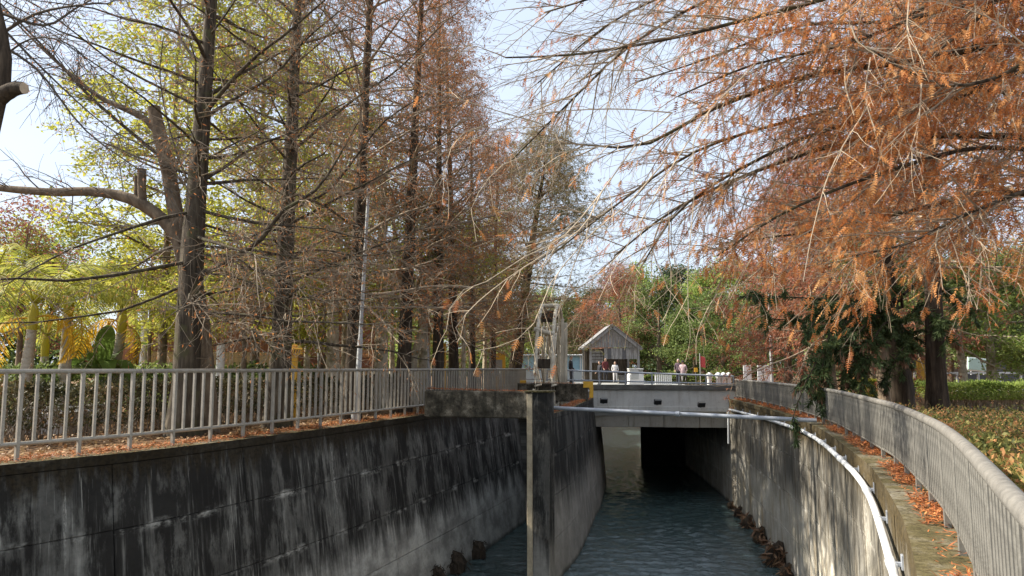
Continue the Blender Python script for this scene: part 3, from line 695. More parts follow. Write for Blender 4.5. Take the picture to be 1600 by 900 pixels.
# --- left row of cypresses along the railing
GL = 'bald cypresses along the left railing'
b = at(286, 16.5); tp = P(326, 0, 16.5); sl_ = (tp[0] - b[0]) / (tp[2] - BANK)
cT1 = cypress('bald_cypress_tree', 'thick dark trunk nearest the camera behind the left railing, branches nearly bare', b, (sl_ * 15, .3), 15, .33, 21, 62, 2.6, 4.6, 'rust_d', 1, 'twig', 'bark_c', GL, 12, 6, (-8, 50), .09, .018, 0, .05, (-.05, 0))
b = at(433, 18.8); tp = P(466, 0, 18.8); sl_ = (tp[0] - b[0]) / (tp[2] - BANK)
cT2 = cypress('bald_cypress_tree', 'second dark trunk along the left railing, bare twigs with few rusty tufts', b, (sl_ * 15.5, 0), 15.5, .30, 22, 70, 2.2, 4.2, 'rust_d', 1, 'twig', 'bark_c', GL, 12, 6, (-8, 48), .10, .02, 0, .048)
b = at(547, 21.7)
cA = cypress('bald_cypress_tree', 'slim dark cypress standing just behind the leaning grey lamp post', b, (.5, 0), 18.5, .25, 23, 88, 3.2, 3.7, 'rust_d', 3, 'twig', 'bark_d', GL, 10, 6, (2, 45), .11, .022)
b = at(628, 24.7)
cB = cypress('bald_cypress_tree', 'rusty cypress standing beside the forked pale trunk', b, (.6, 0), 18, .27, 24, 92, 3.2, 4.2, 'rust_d', 4, 'twig', 'bark_d', GL, 10, 6, (2, 42), .13, .028)
copy_tree(cA, at(684, 28.5), 1.9, .93, 'thin dark cypress trunk just short of the yellow post')
copy_tree(cB, at(711, 32), 3.3, .9, 'rusty cypress between the yellow post and the third lamp post')
copy_tree(cA, at(738, 36.5), 4.4, .8, 'cypress behind the third lamp post with rust red crown')
b = at(800, 43)
cC = cypress('bald_cypress_tree', 'stout dark cypress by the bridge end with olive brown crown over the waterwheel', b, (2.2, 0), 15.0, .42, 25, 105, 3.0, 6.4, 'olive', 8, 'twig', 'bark_d', GL, 13, 7, (-4, 36), .15, .03)
copy_tree(cB, at(768, 40), .7, .8, 'rusty cypress with dark trunk next to the stout one by the bridge')

def heavy(root, Y, lims, seed, needles):
    A = np.stack([resamp(cr([P(x, y, Y + (d[0] if d else 0)) for x, y, *d in l], 8), 14) for l, r in lims]); AR = np.stack([np.linspace(r, .012, 14) for l, r in lims])
    for k in range(len(A)):
        V, F = tubes(A[k:k + 1], AR[k:k + 1], 9); mk('limb', V, F, M['bark_c'], root, smooth=True)
    S, SR = grow(A, AR, 26, .12, 1, (25, 65), (.6, 1.8), .02, .14, 6, .013, .9, .3, seed); T, TR = grow(S, SR, 8, .1, 1, (25, 65), (.25, .8), .02, .16, 4, .005, 1, .3, seed + 1); TR = np.maximum(TR, .003)
    V, F, _ = cat([tubes(S, SR, 4), tubes(T, TR, 3)]); mk('twigs', V, F, M['twig'], root, kind='stuff')
    V, F, TT = spr(T, needles, .1, 1, .10, .02, seed + 2, .6, .6); mk('needles', V, F, M['rust'], root, tint=TT, kind='stuff')
heavy(cT1, 16.5, [([(322, 175), (350, 140, -.3), (400, 88, -.8), (450, 50, -1.2), (530, -20, -1.6)], .055), ([(322, 182), (360, 158, -.2), (430, 115, -.6), (480, 60, -.9), (540, 10, -1.2)], .045),
    ([(312, 285), (350, 262, .2), (400, 228, .3), (460, 205, .2), (540, 160, .0)], .04), ([(306, 432), (350, 412, -.4), (410, 372, -.9), (440, 330, -1.2), (500, 290, -1.5), (560, 190, -1.8)], .075),
    ([(312, 330), (280, 250, .2), (262, 190, .4), (250, 120, .6), (255, 60, .8)], .03), ([(308, 400), (360, 400, -.5), (420, 430, -1), (500, 420, -1.4)], .028), ([(303, 470), (350, 500, -.5), (400, 520, -.8), (440, 560, -1)], .02)], 701, 1)
heavy(cT2, 18.8, [([(452, 240), (500, 200, .2), (560, 150, .3), (620, 110, .3), (690, 40, .2)], .045), ([(445, 330), (510, 300, -.4), (560, 240, -.8), (600, 190, -1), (660, 150, -1.3)], .045),
    ([(440, 400), (500, 390, -.5), (560, 400, -1), (640, 390, -1.4)], .03), ([(438, 460), (400, 450, .2), (340, 420, .3), (300, 430, .3)], .025), ([(436, 450), (480, 465, -.3), (540, 450, -.6), (600, 470, -.8)], .025)], 711, 2)
# --- behind the left row
GY = 'yellow-green trees behind the left row'
yA = broadleaf('leafy_tree', 'yellow-green tiered tree rising behind the nearest dark trunk', at(250, 27), 17.5, .18, 31, 'lime', 'bark_b', 32, .26, 4.1, 8, 6, 11, .17, .25, (-2, 25), GY, .22)
yB = broadleaf('leafy_tree', 'low yellow-green tree spreading over the striped building wall', at(225, 28.5), 6.6, .10, 32, 'lime', 'bark_b', 16, .50, 2.9, 8, 6, 12, .12, .25, (-5, 25), GY, .2)
copy_tree(yA, at(395, 30), 2.1, 1.08, 'tall yellow-green tree between the two nearest cypress trunks')
copy_tree(yA, at(505, 35), 4.0, 1.0, 'yellow-green tree standing behind the leaning lamp post')
copy_tree(yB, at(375, 24), 1.2, 1.0, 'low yellow-green tree seen between the two nearest cypress trunks')
copy_tree(yB, at(-10, 34), 3.0, 1.2, 'yellow-green tree behind the palms at the picture\'s left edge')
copy_tree(yB, at(500, 27), 5.0, .95, 'small yellow-green tree by the mottled pale trunk')
broadleaf('leafy_tree', 'reddish autumn tree above the palms on the far left', at(25, 33), 8.6, .16, 34, 'redleaf', 'bark_b', 14, .4, 3.0, 7, 5, 12, .13, .6, (0, 50), GY, .3)
gA = broadleaf('leafy_tree', 'green tree behind the palms hiding the building end', at(70, 36), 7.5, .18, 35, 'brtgreen', 'bark_b', 14, .3, 3.4, 8, 5, 16, .15, 1., (0, 60), 'green trees behind the striped building', .35)
GP = 'pale trunks behind the cypress row'
for px, Y, r, sd_, H, lab, lf_ in ((522, 25.5, .27, 41, 11, 'mottled pale trunk left of the leaning lamp post', 'lime'), (593, 27, .30, 42, 11.5, 'thickest pale trunk, right of the leaning lamp post', 'olive'), (655, 30, .22, 44, 9, 'slim pale trunk right of the forked tree', 'olive')):
    broadleaf('pale_tree', lab, at(px, Y), H, r, sd_, lf_, 'bark_l', 10, .48, 2.6, 7, 5, 9, .12, .4, (15, 55), GP, .25)
pB = broadleaf('pale_tree', 'slender pale trunk close behind the slim dark cypress', at(538, 29), 10, .15, 46, 'lime', 'bark_l', 10, .5, 2.4, 7, 5, 10, .12, .4, (15, 55), GP, .25)
for px, Y, rz, sc, lab in ((612, 33, 1, .95, 'slender pale trunk between the thickest pale trunk and the forked tree'), (703, 35, 2, .9, 'slender pale trunk just right of the flat-topped yellow post'), (722, 33, 3, .85, 'slender pale trunk between the thin cypresses near the third lamp post'), (757, 41, 4, 1., 'slender pale trunk right of the third lamp post'), (478, 31, 5, 1., 'slender pale trunk beside the white notice'), (669, 38, .6, 1., 'slender pale trunk by the second lamp post')): copy_tree(pB, at(px, Y), rz, sc, lab)
# forked pale tree
rt = thing('pale_tree', 'forked pale trunk dividing in a narrow Y behind the railing', 'tree', at(641, 29), GP)
V, F, p, r = trunk_mesh([(0, 0, -.1), (.02, 0, 1.0), (.03, 0, 1.9)], [.26, .22, .24], M['bark_l'], 12, 1); mk('trunk', V, F, M['bark_l'], rt, smooth=True, org=(0, 0, 0))
V1, F1, p1, r1 = trunk_mesh([(0, 0, 1.7), (-.33, 0, 2.8), (-.5, .1, 5), (-.9, .2, 8)], [.18, .15, .12, .05], M['bark_l'], 10, 2, flare=1); V2, F2, p2, r2 = trunk_mesh([(.05, 0, 1.7), (.38, 0, 2.9), (.55, .1, 5), (.9, -.2, 8)], [.17, .14, .11, .05], M['bark_l'], 10, 3, flare=1)
for V, F in ((V1, F1), (V2, F2)): mk('limb', V, F, M['bark_l'], rt, smooth=True, org=(0, 0, 0))
S, SR = grow(np.stack([p1, p2]), np.stack([r1, r2]), 24, .35, 1, (30, 60), (.8, 1.8), 0, .15, 5, .03, 1, .3, 5)
T, TR = grow(S, SR, 6, .2, 1, (30, 70), (.3, .6), 0, .15, 4, .008, 1, .2, 6)
V, F, _ = cat([tubes(S, SR, 4), tubes(T, TR, 3)]); mk('branches', V, F, M['bark_l'], rt, org=(0, 0, 0), kind='stuff')
V, F, TT = spr(T, 12, .2, 1, .12, .05, 7, .1, 1.); mk('crown', V, F, M['olive'], rt, org=(0, 0, 0), tint=TT, kind='stuff')

# pollarded tree beside the first cypress
YP = 17.4
pt = thing('pollarded_tree', 'pollarded brown tree with sawn-off stubs beside the nearest dark trunk', 'tree', at(322, YP))
def PP(l, Y=YP): return [P(x, y, Y + (d[0] if d else 0)) for x, y, *d in l]
def limb(name, pxs, rad, root, bark='bark_b', sides=10, seed=0, flare=1., K=18, cut=True):
    V, F, p, r = trunk_mesh(PP(pxs) if not isinstance(pxs, np.ndarray) else pxs, rad, M[bark], sides, seed, K=K, flare=flare, flute=.05)
    mk(name, V, F, M[bark], root, smooth=True)
    if cut:
        ring = V[-sides:]; m = MB(); m.add(np.vstack([ring, ring.mean(0)]), F3=[[i, (i + 1) % sides, sides] for i in range(sides)])
        m.obj('cut_face', M['twig_pale'], root)
    return p, r
limb('trunk', [(323, 686), (318, 600), (308, 500), (292, 410), (272, 350)], [.30, .29, .27, .24, .20], pt, seed=3, flare=1.15, cut=False)
pL1 = limb('limb', [(284, 382), (262, 350), (215, 315), (150, 300), (70, 300), (-60, 288)], [.16, .15, .12, .10, .085, .06], pt, seed=4, cut=False)
pL2 = limb('limb', [(280, 372), (268, 290), (252, 220), (240, 168)], [.18, .17, .16, .15], pt, seed=5)
limb('stub', [(223, 318), (221, 290), (222, 264)], [.10, .10, .105], pt, seed=6, K=6)
limb('stub', [(212, 312), (213, 290), (213, 275)], [.05, .05, .05], pt, seed=7, K=6)
pL3 = limb('limb', [(252, 218), (232, 190), (205, 175), (150, 148), (70, 80), (0, 10)], [.09, .07, .05, .035, .025, .015], pt, seed=8, cut=False)
pL4 = limb('limb', [(275, 265), (215, 215), (140, 150), (70, 75), (0, 5)], [.05, .04, .035, .028, .02], pt, 'bark_c', seed=9, cut=False)
S = np.stack([resamp(x[0], 12) for x in (pL1, pL3, pL4)]); SR = np.stack([np.interp(np.linspace(0, 1, 12), np.linspace(0, 1, len(x[1])), x[1]) for x in (pL1, pL3, pL4)])
S2, S2R = grow(S, SR, 26, .2, 1, (25, 65), (.8, 2.2), .02, .12, 6, .016, 1, .3, 51); S3, S3R = grow(S2, S2R, 6, .15, 1, (25, 65), (.3, .9), .02, .15, 4, .007, 1, .3, 52); S3R = np.maximum(S3R, .0035)
V, F, _ = cat([tubes(S2, S2R, 4), tubes(S3, S3R, 3)]); mk('twigs', V, F, M['twig_dark'], pt, kind='stuff')
V, F, TT = spr(S3, 1, .3, 1, .06, .025, 53, .3, .8); mk('leaves', V, F, M['rust_d'], pt, tint=TT, kind='stuff')

# trunk at the left edge of the picture
YE = 10.5
et = thing('stub_tree', 'dark leaning trunk with a sawn stub at the picture\'s upper left edge', 'tree', (float(P(-120, 700, YE)[0]), YE, BANK))
pts = np.array([(float(P(-120, 700, YE)[0]), YE, BANK - .1), P(-70, 420, YE), P(-18, 200, YE), P(2, 110, YE), P(-5, 40, YE), P(-40, -120, YE)])
limb('trunk', pts, [.26, .22, .19, .16, .12, .06], et, 'bark_d', 12, 10, 1.3, 24, False)
limb('stub', np.array([P(-5, 155, YE), P(18, 140, YE - .1), P(38, 138, YE - .15)]), [.13, .11, .085], et, 'bark_d', 10, 11, 1., 8)
lims = []
for l, r in (([(-10, 60), (60, 20), (150, 5), (175, 2), (165, -60)], .03), ([(0, 20), (70, 40), (120, 12), (180, -20)], .03), ([(0, 70), (60, 110), (130, 200), (210, 260), (270, 300)], .022), ([(0, 40), (90, 130), (170, 200), (240, 235)], .02), ([(-10, 100), (50, 60), (110, 70), (150, 110)], .018), ([(-10, -40), (100, -60), (250, -40), (380, 10)], .03)):
    lims.append((resamp(cr([P(x, y, YE + .3) for x, y in l], 8), 12), np.linspace(r, .006, 12)))
S = np.stack([a for a, b in lims]); SR = np.stack([b for a, b in lims])
S2, S2R = grow(S, SR, 22, .1, 1, (25, 65), (.4, 1.3), .03, .12, 6, .008, 1, .3, 61); S3, S3R = grow(S2, S2R, 5, .15, 1, (25, 65), (.2, .5), .02, .15, 4, .004, 1, .3, 62); S3R = np.maximum(S3R, .002)
V, F, _ = cat([tubes(S, SR, 5), tubes(S2, S2R, 3), tubes(S3, S3R, 3)]); mk('branches', V, F, M['twig_dark'], et, kind='stuff')
V, F, TT = spr(S3, 1, .3, 1, .05, .015, 63, .5, .6); mk('leaves', V, F, M['rust_d'], et, tint=TT, kind='stuff')

# ------------------------------------------------------------------ right bank: the big cypress that overhangs the canal
XR, YR = 10.6, 10.2
R1 = thing('bald_cypress_tree', 'large cypress whose rust-orange branches hang over the canal from the right', 'tree', (XR, YR, BANK), 'bald cypresses on the right bank')
V, F, p, r = trunk_mesh([(XR, YR, BANK - .1), (XR, YR, BANK + 4), (XR - .1, YR, BANK + 9), (XR - .2, YR, BANK + 15)], [.42, .36, .28, .18, .05], M['bark_d'], 14, 70); mk('trunk', V, F, M['bark_d'], R1, smooth=True)
LIMBS = [
    ([(1897, 330, 10.2), (1700, 60, 10), (1600, 62, 10), (1420, 95, 10), (1250, 122, 10.2), (1110, 172, 10.5), (1000, 228, 10.8), (870, 222, 11)], .095),
    ([(1897, 150, 10.2), (1700, -90, 9.5), (1600, -50, 9), (1530, 28, 9), (1430, 106, 9.2), (1402, 132, 9.3)], .075),
    ([(1897, 420, 10.2), (1700, 240, 11), (1600, 215, 11), (1480, 212, 11), (1350, 215, 11), (1180, 268, 11.2), (1050, 330, 11.4), (960, 400, 11.5)], .08),
    ([(1897, -100, 10.2), (1700, -160, 9.6), (1480, -60, 9), (1300, -5, 9), (1160, 32, 9.2), (1040, 62, 9.4), (900, 85, 9.6), (790, 90, 9.8)], .06),
    ([(1897, 250, 10.2), (1700, 120, 10.8), (1600, 110, 10.5), (1450, 170, 10.5), (1300, 200, 10.6), (1160, 262, 10.8), (1060, 330, 11), (1000, 420, 11)], .06),
    ([(1897, 560, 10.2), (1700, 340, 11.5), (1560, 300, 12), (1420, 330, 12), (1280, 360, 12), (1130, 380, 12.2)], .07),
    ([(1897, -300, 10.2), (1650, -330, 9.6), (1400, -200, 9.2), (1180, -90, 9.2), (1010, -30, 9.4), (850, 20, 9.6)], .06),
    ([(1897, 480, 10.2), (1760, 330, 9.4), (1650, 290, 9), (1520, 330, 8.8), (1420, 380, 8.8), (1330, 400, 9)], .05),
    ([(1897, 20, 10.2), (1720, -60, 11.5), (1560, -40, 12), (1400, 30, 12.2), (1250, 40, 12.4), (1110, 90, 12.6), (990, 130, 12.8)], .06),
    ([(1897, 120, 10.2), (1760, 40, 9.2), (1660, 60, 8.6), (1560, 120, 8.4), (1460, 130, 8.4), (1330, 60, 8.6)], .05),
]
LIMBS += [
    ([(1897, 60, 10.2), (1700, -40, 10), (1400, -70, 10), (1180, -30, 10.2), (1000, 60, 10.4), (880, 170, 10.6), (800, 250, 10.8)], .05),
    ([(1897, 300, 10.2), (1700, 170, 11), (1450, 140, 11.2), (1230, 190, 11.4), (1080, 240, 11.6), (950, 330, 11.8), (860, 400, 12)], .05),
    ([(1897, -50, 10.2), (1700, -120, 10.6), (1450, -130, 11), (1200, -60, 11.2), (980, 20, 11.4), (840, 130, 11.6)], .05),
    ([(1897, 400, 10.2), (1720, 270, 10.2), (1550, 230, 10), (1380, 270, 10), (1230, 330, 10.1), (1120, 400, 10.3)], .05),
    ([(1897, 200, 10.2), (1700, 20, 9.8), (1500, 10, 9.6), (1320, 70, 9.6), (1180, 100, 9.8), (1060, 150, 10)], .05)]
A = np.stack([resamp(cr([P(*q) for q in l], 8), 24) for l, r in LIMBS]); AR = np.stack([np.linspace(r, .012, 24) for l, r in LIMBS])
V, F = tubes(A, AR, 8); mk('branches', V, F, M['bark_c'], R1, smooth=True, kind='stuff')
S, SR = grow(A, AR, 62, .22, 1, (20, 58), (1.0, 2.5), .035, .09, 7, .012, .8, .35, 71); SR = np.maximum(SR, .0035)
T, TR = grow(S, SR, 9, .1, 1, (22, 58), (.3, .9), .05, .12, 5, .0045, .9, .3, 72); TR = np.maximum(TR, .0023)
V, F, _ = cat([tubes(S, SR, 4), tubes(T, TR, 3)]); mk('twigs', V, F, M['twig'], R1, kind='stuff')
g = np.random.default_rng(73)
keepp = np.clip((T[:, 1, 0] / T[:, 1, 1] * FPX + 800 - 940) / 420, .06, 1) * np.clip(.35 + .5 * (np.sin(T[:, 1, 0] * 2.1) * np.sin(T[:, 1, 2] * 1.7 + 1) + 1), 0, 1)
Tn = T[g.random(len(T)) < keepp]
V, F, TT = spr(Tn, 4, .1, 1., .16, .034, 74, .9, .40, 6); mk('crown', V, F, M['rust'], R1, tint=TT, kind='stuff')
# pale bare twigs that hang in front, over the water
TW = [[(1050, 176, 9), (960, 170, 9), (850, 176, 8.8), (780, 190, 8.7), (717, 212, 8.6), (700, 250, 8.5), (687, 290, 8.4)],
      [(1050, 176, 9), (1000, 215, 8.9), (900, 235, 8.8), (800, 250, 8.6), (755, 290, 8.5), (735, 330, 8.5)],
      [(1000, 215, 8.9), (940, 300, 8.7), (880, 370, 8.5), (822, 400, 8.4), (760, 440, 8.3), (711, 462, 8.3), (697, 518, 8.2)],
      [(940, 300, 8.7), (905, 360, 8.5), (800, 430, 8.4), (740, 478, 8.3), (708, 520, 8.2), (722, 530, 8.2)],
      [(1040, 250, 9.2), (980, 320, 9.1), (930, 360, 9), (862, 440, 9), (838, 500, 8.9), (800, 535, 8.9), (742, 548, 8.8)],
      [(1180, 60, 8.4), (1130, 60, 8.3), (1000, 110, 8.2), (870, 95, 8.2), (822, 85, 8.2)],
      [(1110, 170, 9.5), (1050, 260, 9.3), (1010, 330, 9.2), (960, 420, 9.1), (935, 470, 9)],
      [(1360, 160, 8.6), (1300, 260, 8.4), (1270, 360, 8.4), (1255, 440, 8.3)], [(1335, 180, 8.5), (1320, 120, 8.5), (1330, 20, 8.6)],
      [(1600, 70, 7.8), (1540, 25, 7.8), (1450, 0, 7.8), (1380, -30, 7.8)], [(1330, 40, 7.6), (1345, 70, 7.6), (1400, 88, 7.6), (1430, 110, 7.7)],
      [(1420, 0, 8), (1418, 50, 8), (1430, 108, 8)], [(1440, 130, 8.2), (1435, 190, 8.2), (1418, 248, 8.1)], [(1360, 90, 8.2), (1352, 150, 8.2), (1368, 205, 8.1)],
      [(1180, 100, 8.8), (1090, 200, 8.8), (1085, 300, 8.8), (1075, 420, 8.8), (1076, 500, 8.8)], [(1200, 410, 11), (1150, 450, 10.5), (1120, 460, 10.4), (1090, 520, 10.3), (1088, 570, 10.3)],
      [(880, 235, 9.4), (860, 200, 9.4), (800, 180, 9.4), (720, 155, 9.4), (640, 120, 9.4), (560, 50, 9.4)]]
A2 = np.stack([resamp(cr([P(*q) for q in l], 6), 14) for l in TW]); A2R = np.tile(np.linspace(.0095, .0035, 14), (len(TW), 1))
S2, S2R = grow(A2, A2R, 12, .15, 1, (25, 65), (.25, 1.0), .03, .12, 6, .005, 1, .3, 75); S2R = np.maximum(S2R, .0025)
V, F, _ = cat([tubes(A2, A2R, 5), tubes(S2, S2R, 3)]); mk('pale_twigs', V, F, M['twig_pale'], R1, kind='stuff')
V, F, TT = spr(S2[::2], 1, .5, 1., .13, .05, 76, .9, .35, 6); mk('hanging_needles', V, F, M['rust'], R1, tint=TT, kind='stuff')

GR = 'bald cypresses on the right bank'
cypress('bald_cypress_tree', 'tall rust-orange cypress outside the right edge, its branches filling the upper right', at(1700, 15.5), (-.3, 0), 15, .34, 81, 80, 4.9, 5.6, 'rust', 4, 'twig', 'bark_d', GR, 11, 7, (8, 42), .13, .03, 0, .06)
b = at(1466, 21.6)
cypress('bald_cypress_tree', 'straight brown cypress trunk rising from the red-tipped shrubs', b, (.35, 0), 15, .30, 82, 85, 4.4, 5.2, 'rust', 5, 'twig', 'bark_d', GR, 11, 7, (4, 42), .14, .034, 0, .06)
cD = cypress('bald_cypress_tree', 'salmon-rust cypress drooping behind the dark pine over the far railing', at(1300, 33), (-.3, 0), 11, .26, 83, 90, 2.4, 4.8, 'pinkrust', 6, 'twig', 'bark_b', GR, 11, 6, (-12, 40), .16, .036, 0, .06)
copy_tree(cD, at(1232, 41), 2.0, .98, 'salmon-rust cypress farther back by the white lamp post')
copy_tree(cD, at(1390, 38), 4.0, 1.1, 'salmon-rust cypress rising behind the dark pine')
copy_tree(cD, at(972, 78), .5, 1.05, 'salmon-red cypress standing behind the roof of the wooden hut')
copy_tree(cD, at(922, 84), 1.5, .8, 'small salmon-red cypress left of the wooden hut')

# --- dark pine with drooping boughs
pn = thing('dark_pine_tree', 'dark green pine with drooping boughs and dead brown sprays over the right railing', 'tree', at(1412, 23))
bx, by = pn.location.x, pn.location.y
V, F, p, r = trunk_mesh([(bx, by, BANK - .1), (bx - .05, by, BANK + 1.6), (bx - .25, by, BANK + 3.5), (bx - .2, by, BANK + 5.5)], [.33, .30, .26, .15], M['bark_d'], 14, 90, flute=.09); mk('trunk', V, F, M['bark_d'], pn, smooth=True)
BO = [[(1405, 500, 22.8), (1360, 480, 21.5), (1310, 500, 20.5), (1290, 545, 20), (1283, 590, 19.8), (1275, 640, 19.6)],
      [(1400, 490, 22.8), (1340, 490, 21), (1300, 530, 20), (1262, 590, 19.4), (1238, 655, 19.2)],
      [(1410, 510, 22.8), (1390, 500, 21.5), (1365, 530, 20.6), (1352, 575, 20.2), (1350, 620, 20)],
      [(1405, 500, 22.8), (1370, 495, 21.8), (1335, 530, 21), (1318, 580, 20.6), (1312, 625, 20.4)],
      [(1415, 500, 22.8), (1440, 480, 21.8), (1465, 500, 21.2), (1480, 530, 21)], [(1410, 480, 22.8), (1400, 450, 22), (1340, 455, 21), (1290, 480, 20.5), (1255, 530, 20)],
      [(1410, 470, 22.8), (1340, 470, 22), (1250, 465, 21.5), (1180, 462, 21)], [(1408, 480, 22.8), (1330, 500, 22), (1250, 500, 21.4), (1195, 498, 21)],
      [(1410, 520, 22.8), (1420, 530, 21.6), (1400, 560, 20.8), (1385, 600, 20.6)], [(1405, 505, 22.8), (1330, 520, 21.5), (1280, 560, 20.6), (1262, 600, 20.2)],
      [(1412, 460, 22.8), (1440, 440, 23.4), (1490, 460, 23.8), (1520, 490, 24)], [(1408, 500, 22.8), (1375, 520, 22), (1345, 545, 21.4), (1335, 600, 21.2)]]
A = np.stack([resamp(cr([P(*q) for q in l], 8), 14) for l in BO]); AR = np.tile(np.linspace(.045, .012, 14), (len(BO), 1))
S, SR = grow(A, AR, 22, .12, 1, (30, 60), (.35, .9), .10, .08, 6, .010, 1, .3, 91)
V, F, _ = cat([tubes(A, AR, 6), tubes(S, SR, 3)]); mk('branches', V, F, M['bark_d'], pn, kind='stuff')
V, F, TT = cat([spr(A, 260, .12, 1, .20, .034, 92, .45, .9), spr(S, 105, .05, 1, .19, .032, 93, .6, .6)]); mk('crown', V, F, M['pine'], pn, tint=TT, kind='stuff')
low = S[(S[:, -1, 2] < BANK + 2.3)][::2]
V, F, TT = spr(low, 70, .3, 1, .24, .04, 94, 1.6, .35); mk('dead_sprays', V, F, M['deadpine'], pn, tint=TT, kind='stuff')

# --- trees behind on the right
GB = 'trunks behind the dark pine'
broadleaf('pale_tree', 'grey trunk half hidden just left of the dark pine trunk', at(1384, 31), 7, .26, 101, 'green', 'bark_b', 10, .45, 2.6, 7, 5, 14, .15, 1, (10, 60), GB, .3)
broadleaf('pale_tree', 'slim shaded trunk behind the drooping pine boughs', at(1363, 36), 7, .18, 102, 'green', 'bark_b', 10, .45, 2.6, 7, 5, 14, .15, 1, (10, 60), GB, .3)
GP2 = 'smooth pale trees by the white fence'
broadleaf('pale_tree', 'smooth grey tree with a bent forked base by the white fence', at(1508, 38), 6.5, .24, 103, 'brtgreen', 'bark_l', 12, .42, 3.0, 8, 5, 14, .16, .5, (-5, 45), GP2, .3, (-.6, 0))
broadleaf('pale_tree', 'smooth grey tree with a straight swollen trunk by the white fence', at(1551, 38), 6.5, .30, 104, 'green', 'bark_l', 12, .42, 3.0, 8, 5, 14, .16, .5, (-5, 45), GP2, .3)
broadleaf('pale_tree', 'smooth grey tree by the white fence nearest the right edge', at(1615, 37), 6.5, .26, 105, 'brtgreen', 'bark_l', 12, .4, 3.0, 8, 5, 14, .16, .5, (-5, 45), GP2, .3)

# ------------------------------------------------------------------ palms and banana
def frond_pair(seed, L=1.9, n=26, arch=1.0, mat='frond'):
    g = np.random.default_rng(seed); K = 12; s = np.linspace(0, 1, K)
    el = np.radians(62 - 120 * arch * s); x = np.concatenate([[0], np.cumsum(np.cos(el[1:]) * L / (K - 1))]); z = np.concatenate([[0], np.cumsum(np.sin(el[1:]) * L / (K - 1))])
    pt_ = np.column_stack([x, np.zeros(K), z]); Vr, Fr = tubes(pt_[None], np.linspace(.022, .005, K)[None], 5)
    rach = mk('rachis', Vr, Fr, M[mat], mesh_only=True, tint=np.full(len(Fr), .6), smooth=True)
    t = np.repeat(np.linspace(.16, .99, n), 2); sg = np.tile([1, -1], n); o, tan = sample(pt_[None], np.zeros(2 * n, int), t); tan = nrm(tan)
    d = tan * .55 + np.column_stack([np.zeros(2 * n), sg, np.zeros(2 * n)]) * .8; d[:, 2] -= .25 + .3 * g.random(2 * n); d += g.normal(size=d.shape) * .08
    ll = .50 * np.sin(np.pi * (t * .8 + .17)) + .08
    # leaflet: two quads that droop
    d = nrm(d); w_ = nrm(np.cross(d, tan)) ; w_ = nrm(np.cross(w_, d)) * .017
    m_ = o + d * (ll * .5)[:, None]; e = m_ + nrm(d + np.array([0, 0, -.45])) * (ll * .5)[:, None]
    V = np.stack([o - w_ * .6, o + w_ * .6, m_ + w_, m_ - w_, e], 1).reshape(-1, 3); b_ = (np.arange(2 * n) * 5)[:, None]
    F4 = b_ + np.array([[0, 1, 2, 3]]); F3 = b_ + np.array([[3, 2, 4]]); tn = np.clip(g.normal(.5, .22, 2 * n), 0, 1)
    lv = mk('leaflets', V, [F4, F3], M[mat], mesh_only=True, tint=np.concatenate([tn, tn]))
    return rach, lv
FR = [frond_pair(200 + i, 1.9 + .15 * i, 26, .8 + .14 * i) for i in range(3)]; FY = [frond_pair(210, 1.7, 24, 1.35, 'frond_y'), frond_pair(211, 1.5, 24, 1.5, 'frond_y')]
def palm(px, Y, h, r, label, seed, nf=9, ny=1, lean=(0, 0), sc=1., ydir=None):
    g = np.random.default_rng(seed); root = thing('palm_tree', label, 'palm tree', at(px, Y), 'palms on the far left')
    K = 40; s = np.linspace(0, 1, K); pt_ = np.column_stack([lean[0] * s ** 2, lean[1] * s ** 2, h * s - .05]); rr = r * (1.35 - .5 * s) * (1 + .05 * (np.arange(K) % 3 == 0)); rr[0] *= 1.3
    V, F = tubes(pt_[None], rr[None], 12); mk('trunk', V, F, M['bark_p'], root, smooth=True, org=(0, 0, 0))
    cs = np.array([pt_[-1], pt_[-1] + [lean[0] * .1, 0, .35], pt_[-1] + [lean[0] * .2, 0, .75]]); V, F = tubes(cs[None], np.array([[r * .85, r * .95, r * .35]]), 10); mk('crownshaft', V, F, M['frond'], root, smooth=True, org=(0, 0, 0), tint=np.full(len(F), .85))
    for i in range(nf + ny):
        yl = i >= nf; a = i * 2.4 + g.normal() * .2
        if yl and ydir: a = ydir[(i - nf) % len(ydir)]
        ra_, lv = (FY if yl else FR)[i % (2 if yl else 3)]
        ti = g.uniform(-.25, .25) + (.5 if yl else 0) + (.25 if i % 3 == 0 else -.2)
        o = link('frond', ra_, root, loc=tuple(pt_[-1] + [0, 0, .62 - (.35 if yl else 0)]), rot=(0, ti, a), scale=(sc,) * 3)
        link('leaflets', lv, o, kind='stuff')
    return root
palm(33, 18.5, 2.5, .13, 'palm with a pale trunk and hanging orange frond on the far left', 221, 12, 2, (.1, 0), 1.3, (math.pi, .2))
palm(96, 20.5, 2.9, .14, 'tallest palm trunk, second full trunk from the picture\'s left edge', 222, 12, 1, (0, 0), 1.25, (5.6,))
palm(66, 23, 1.9, .13, 'short palm between the two tall pale palm trunks', 223, 10, 0, (-.05, 0), 1.05)
palm(172, 22.5, 2.6, .15, 'palm with yellowing fronds beside the banana leaf', 224, 11, 3, (.2, 0), 1.15, (3.3, -.2, 2.6))
palm(-30, 21, 3.3, .15, 'palm cut off by the picture\'s left edge', 225, 12, 0, (.1, 0), 1.3)
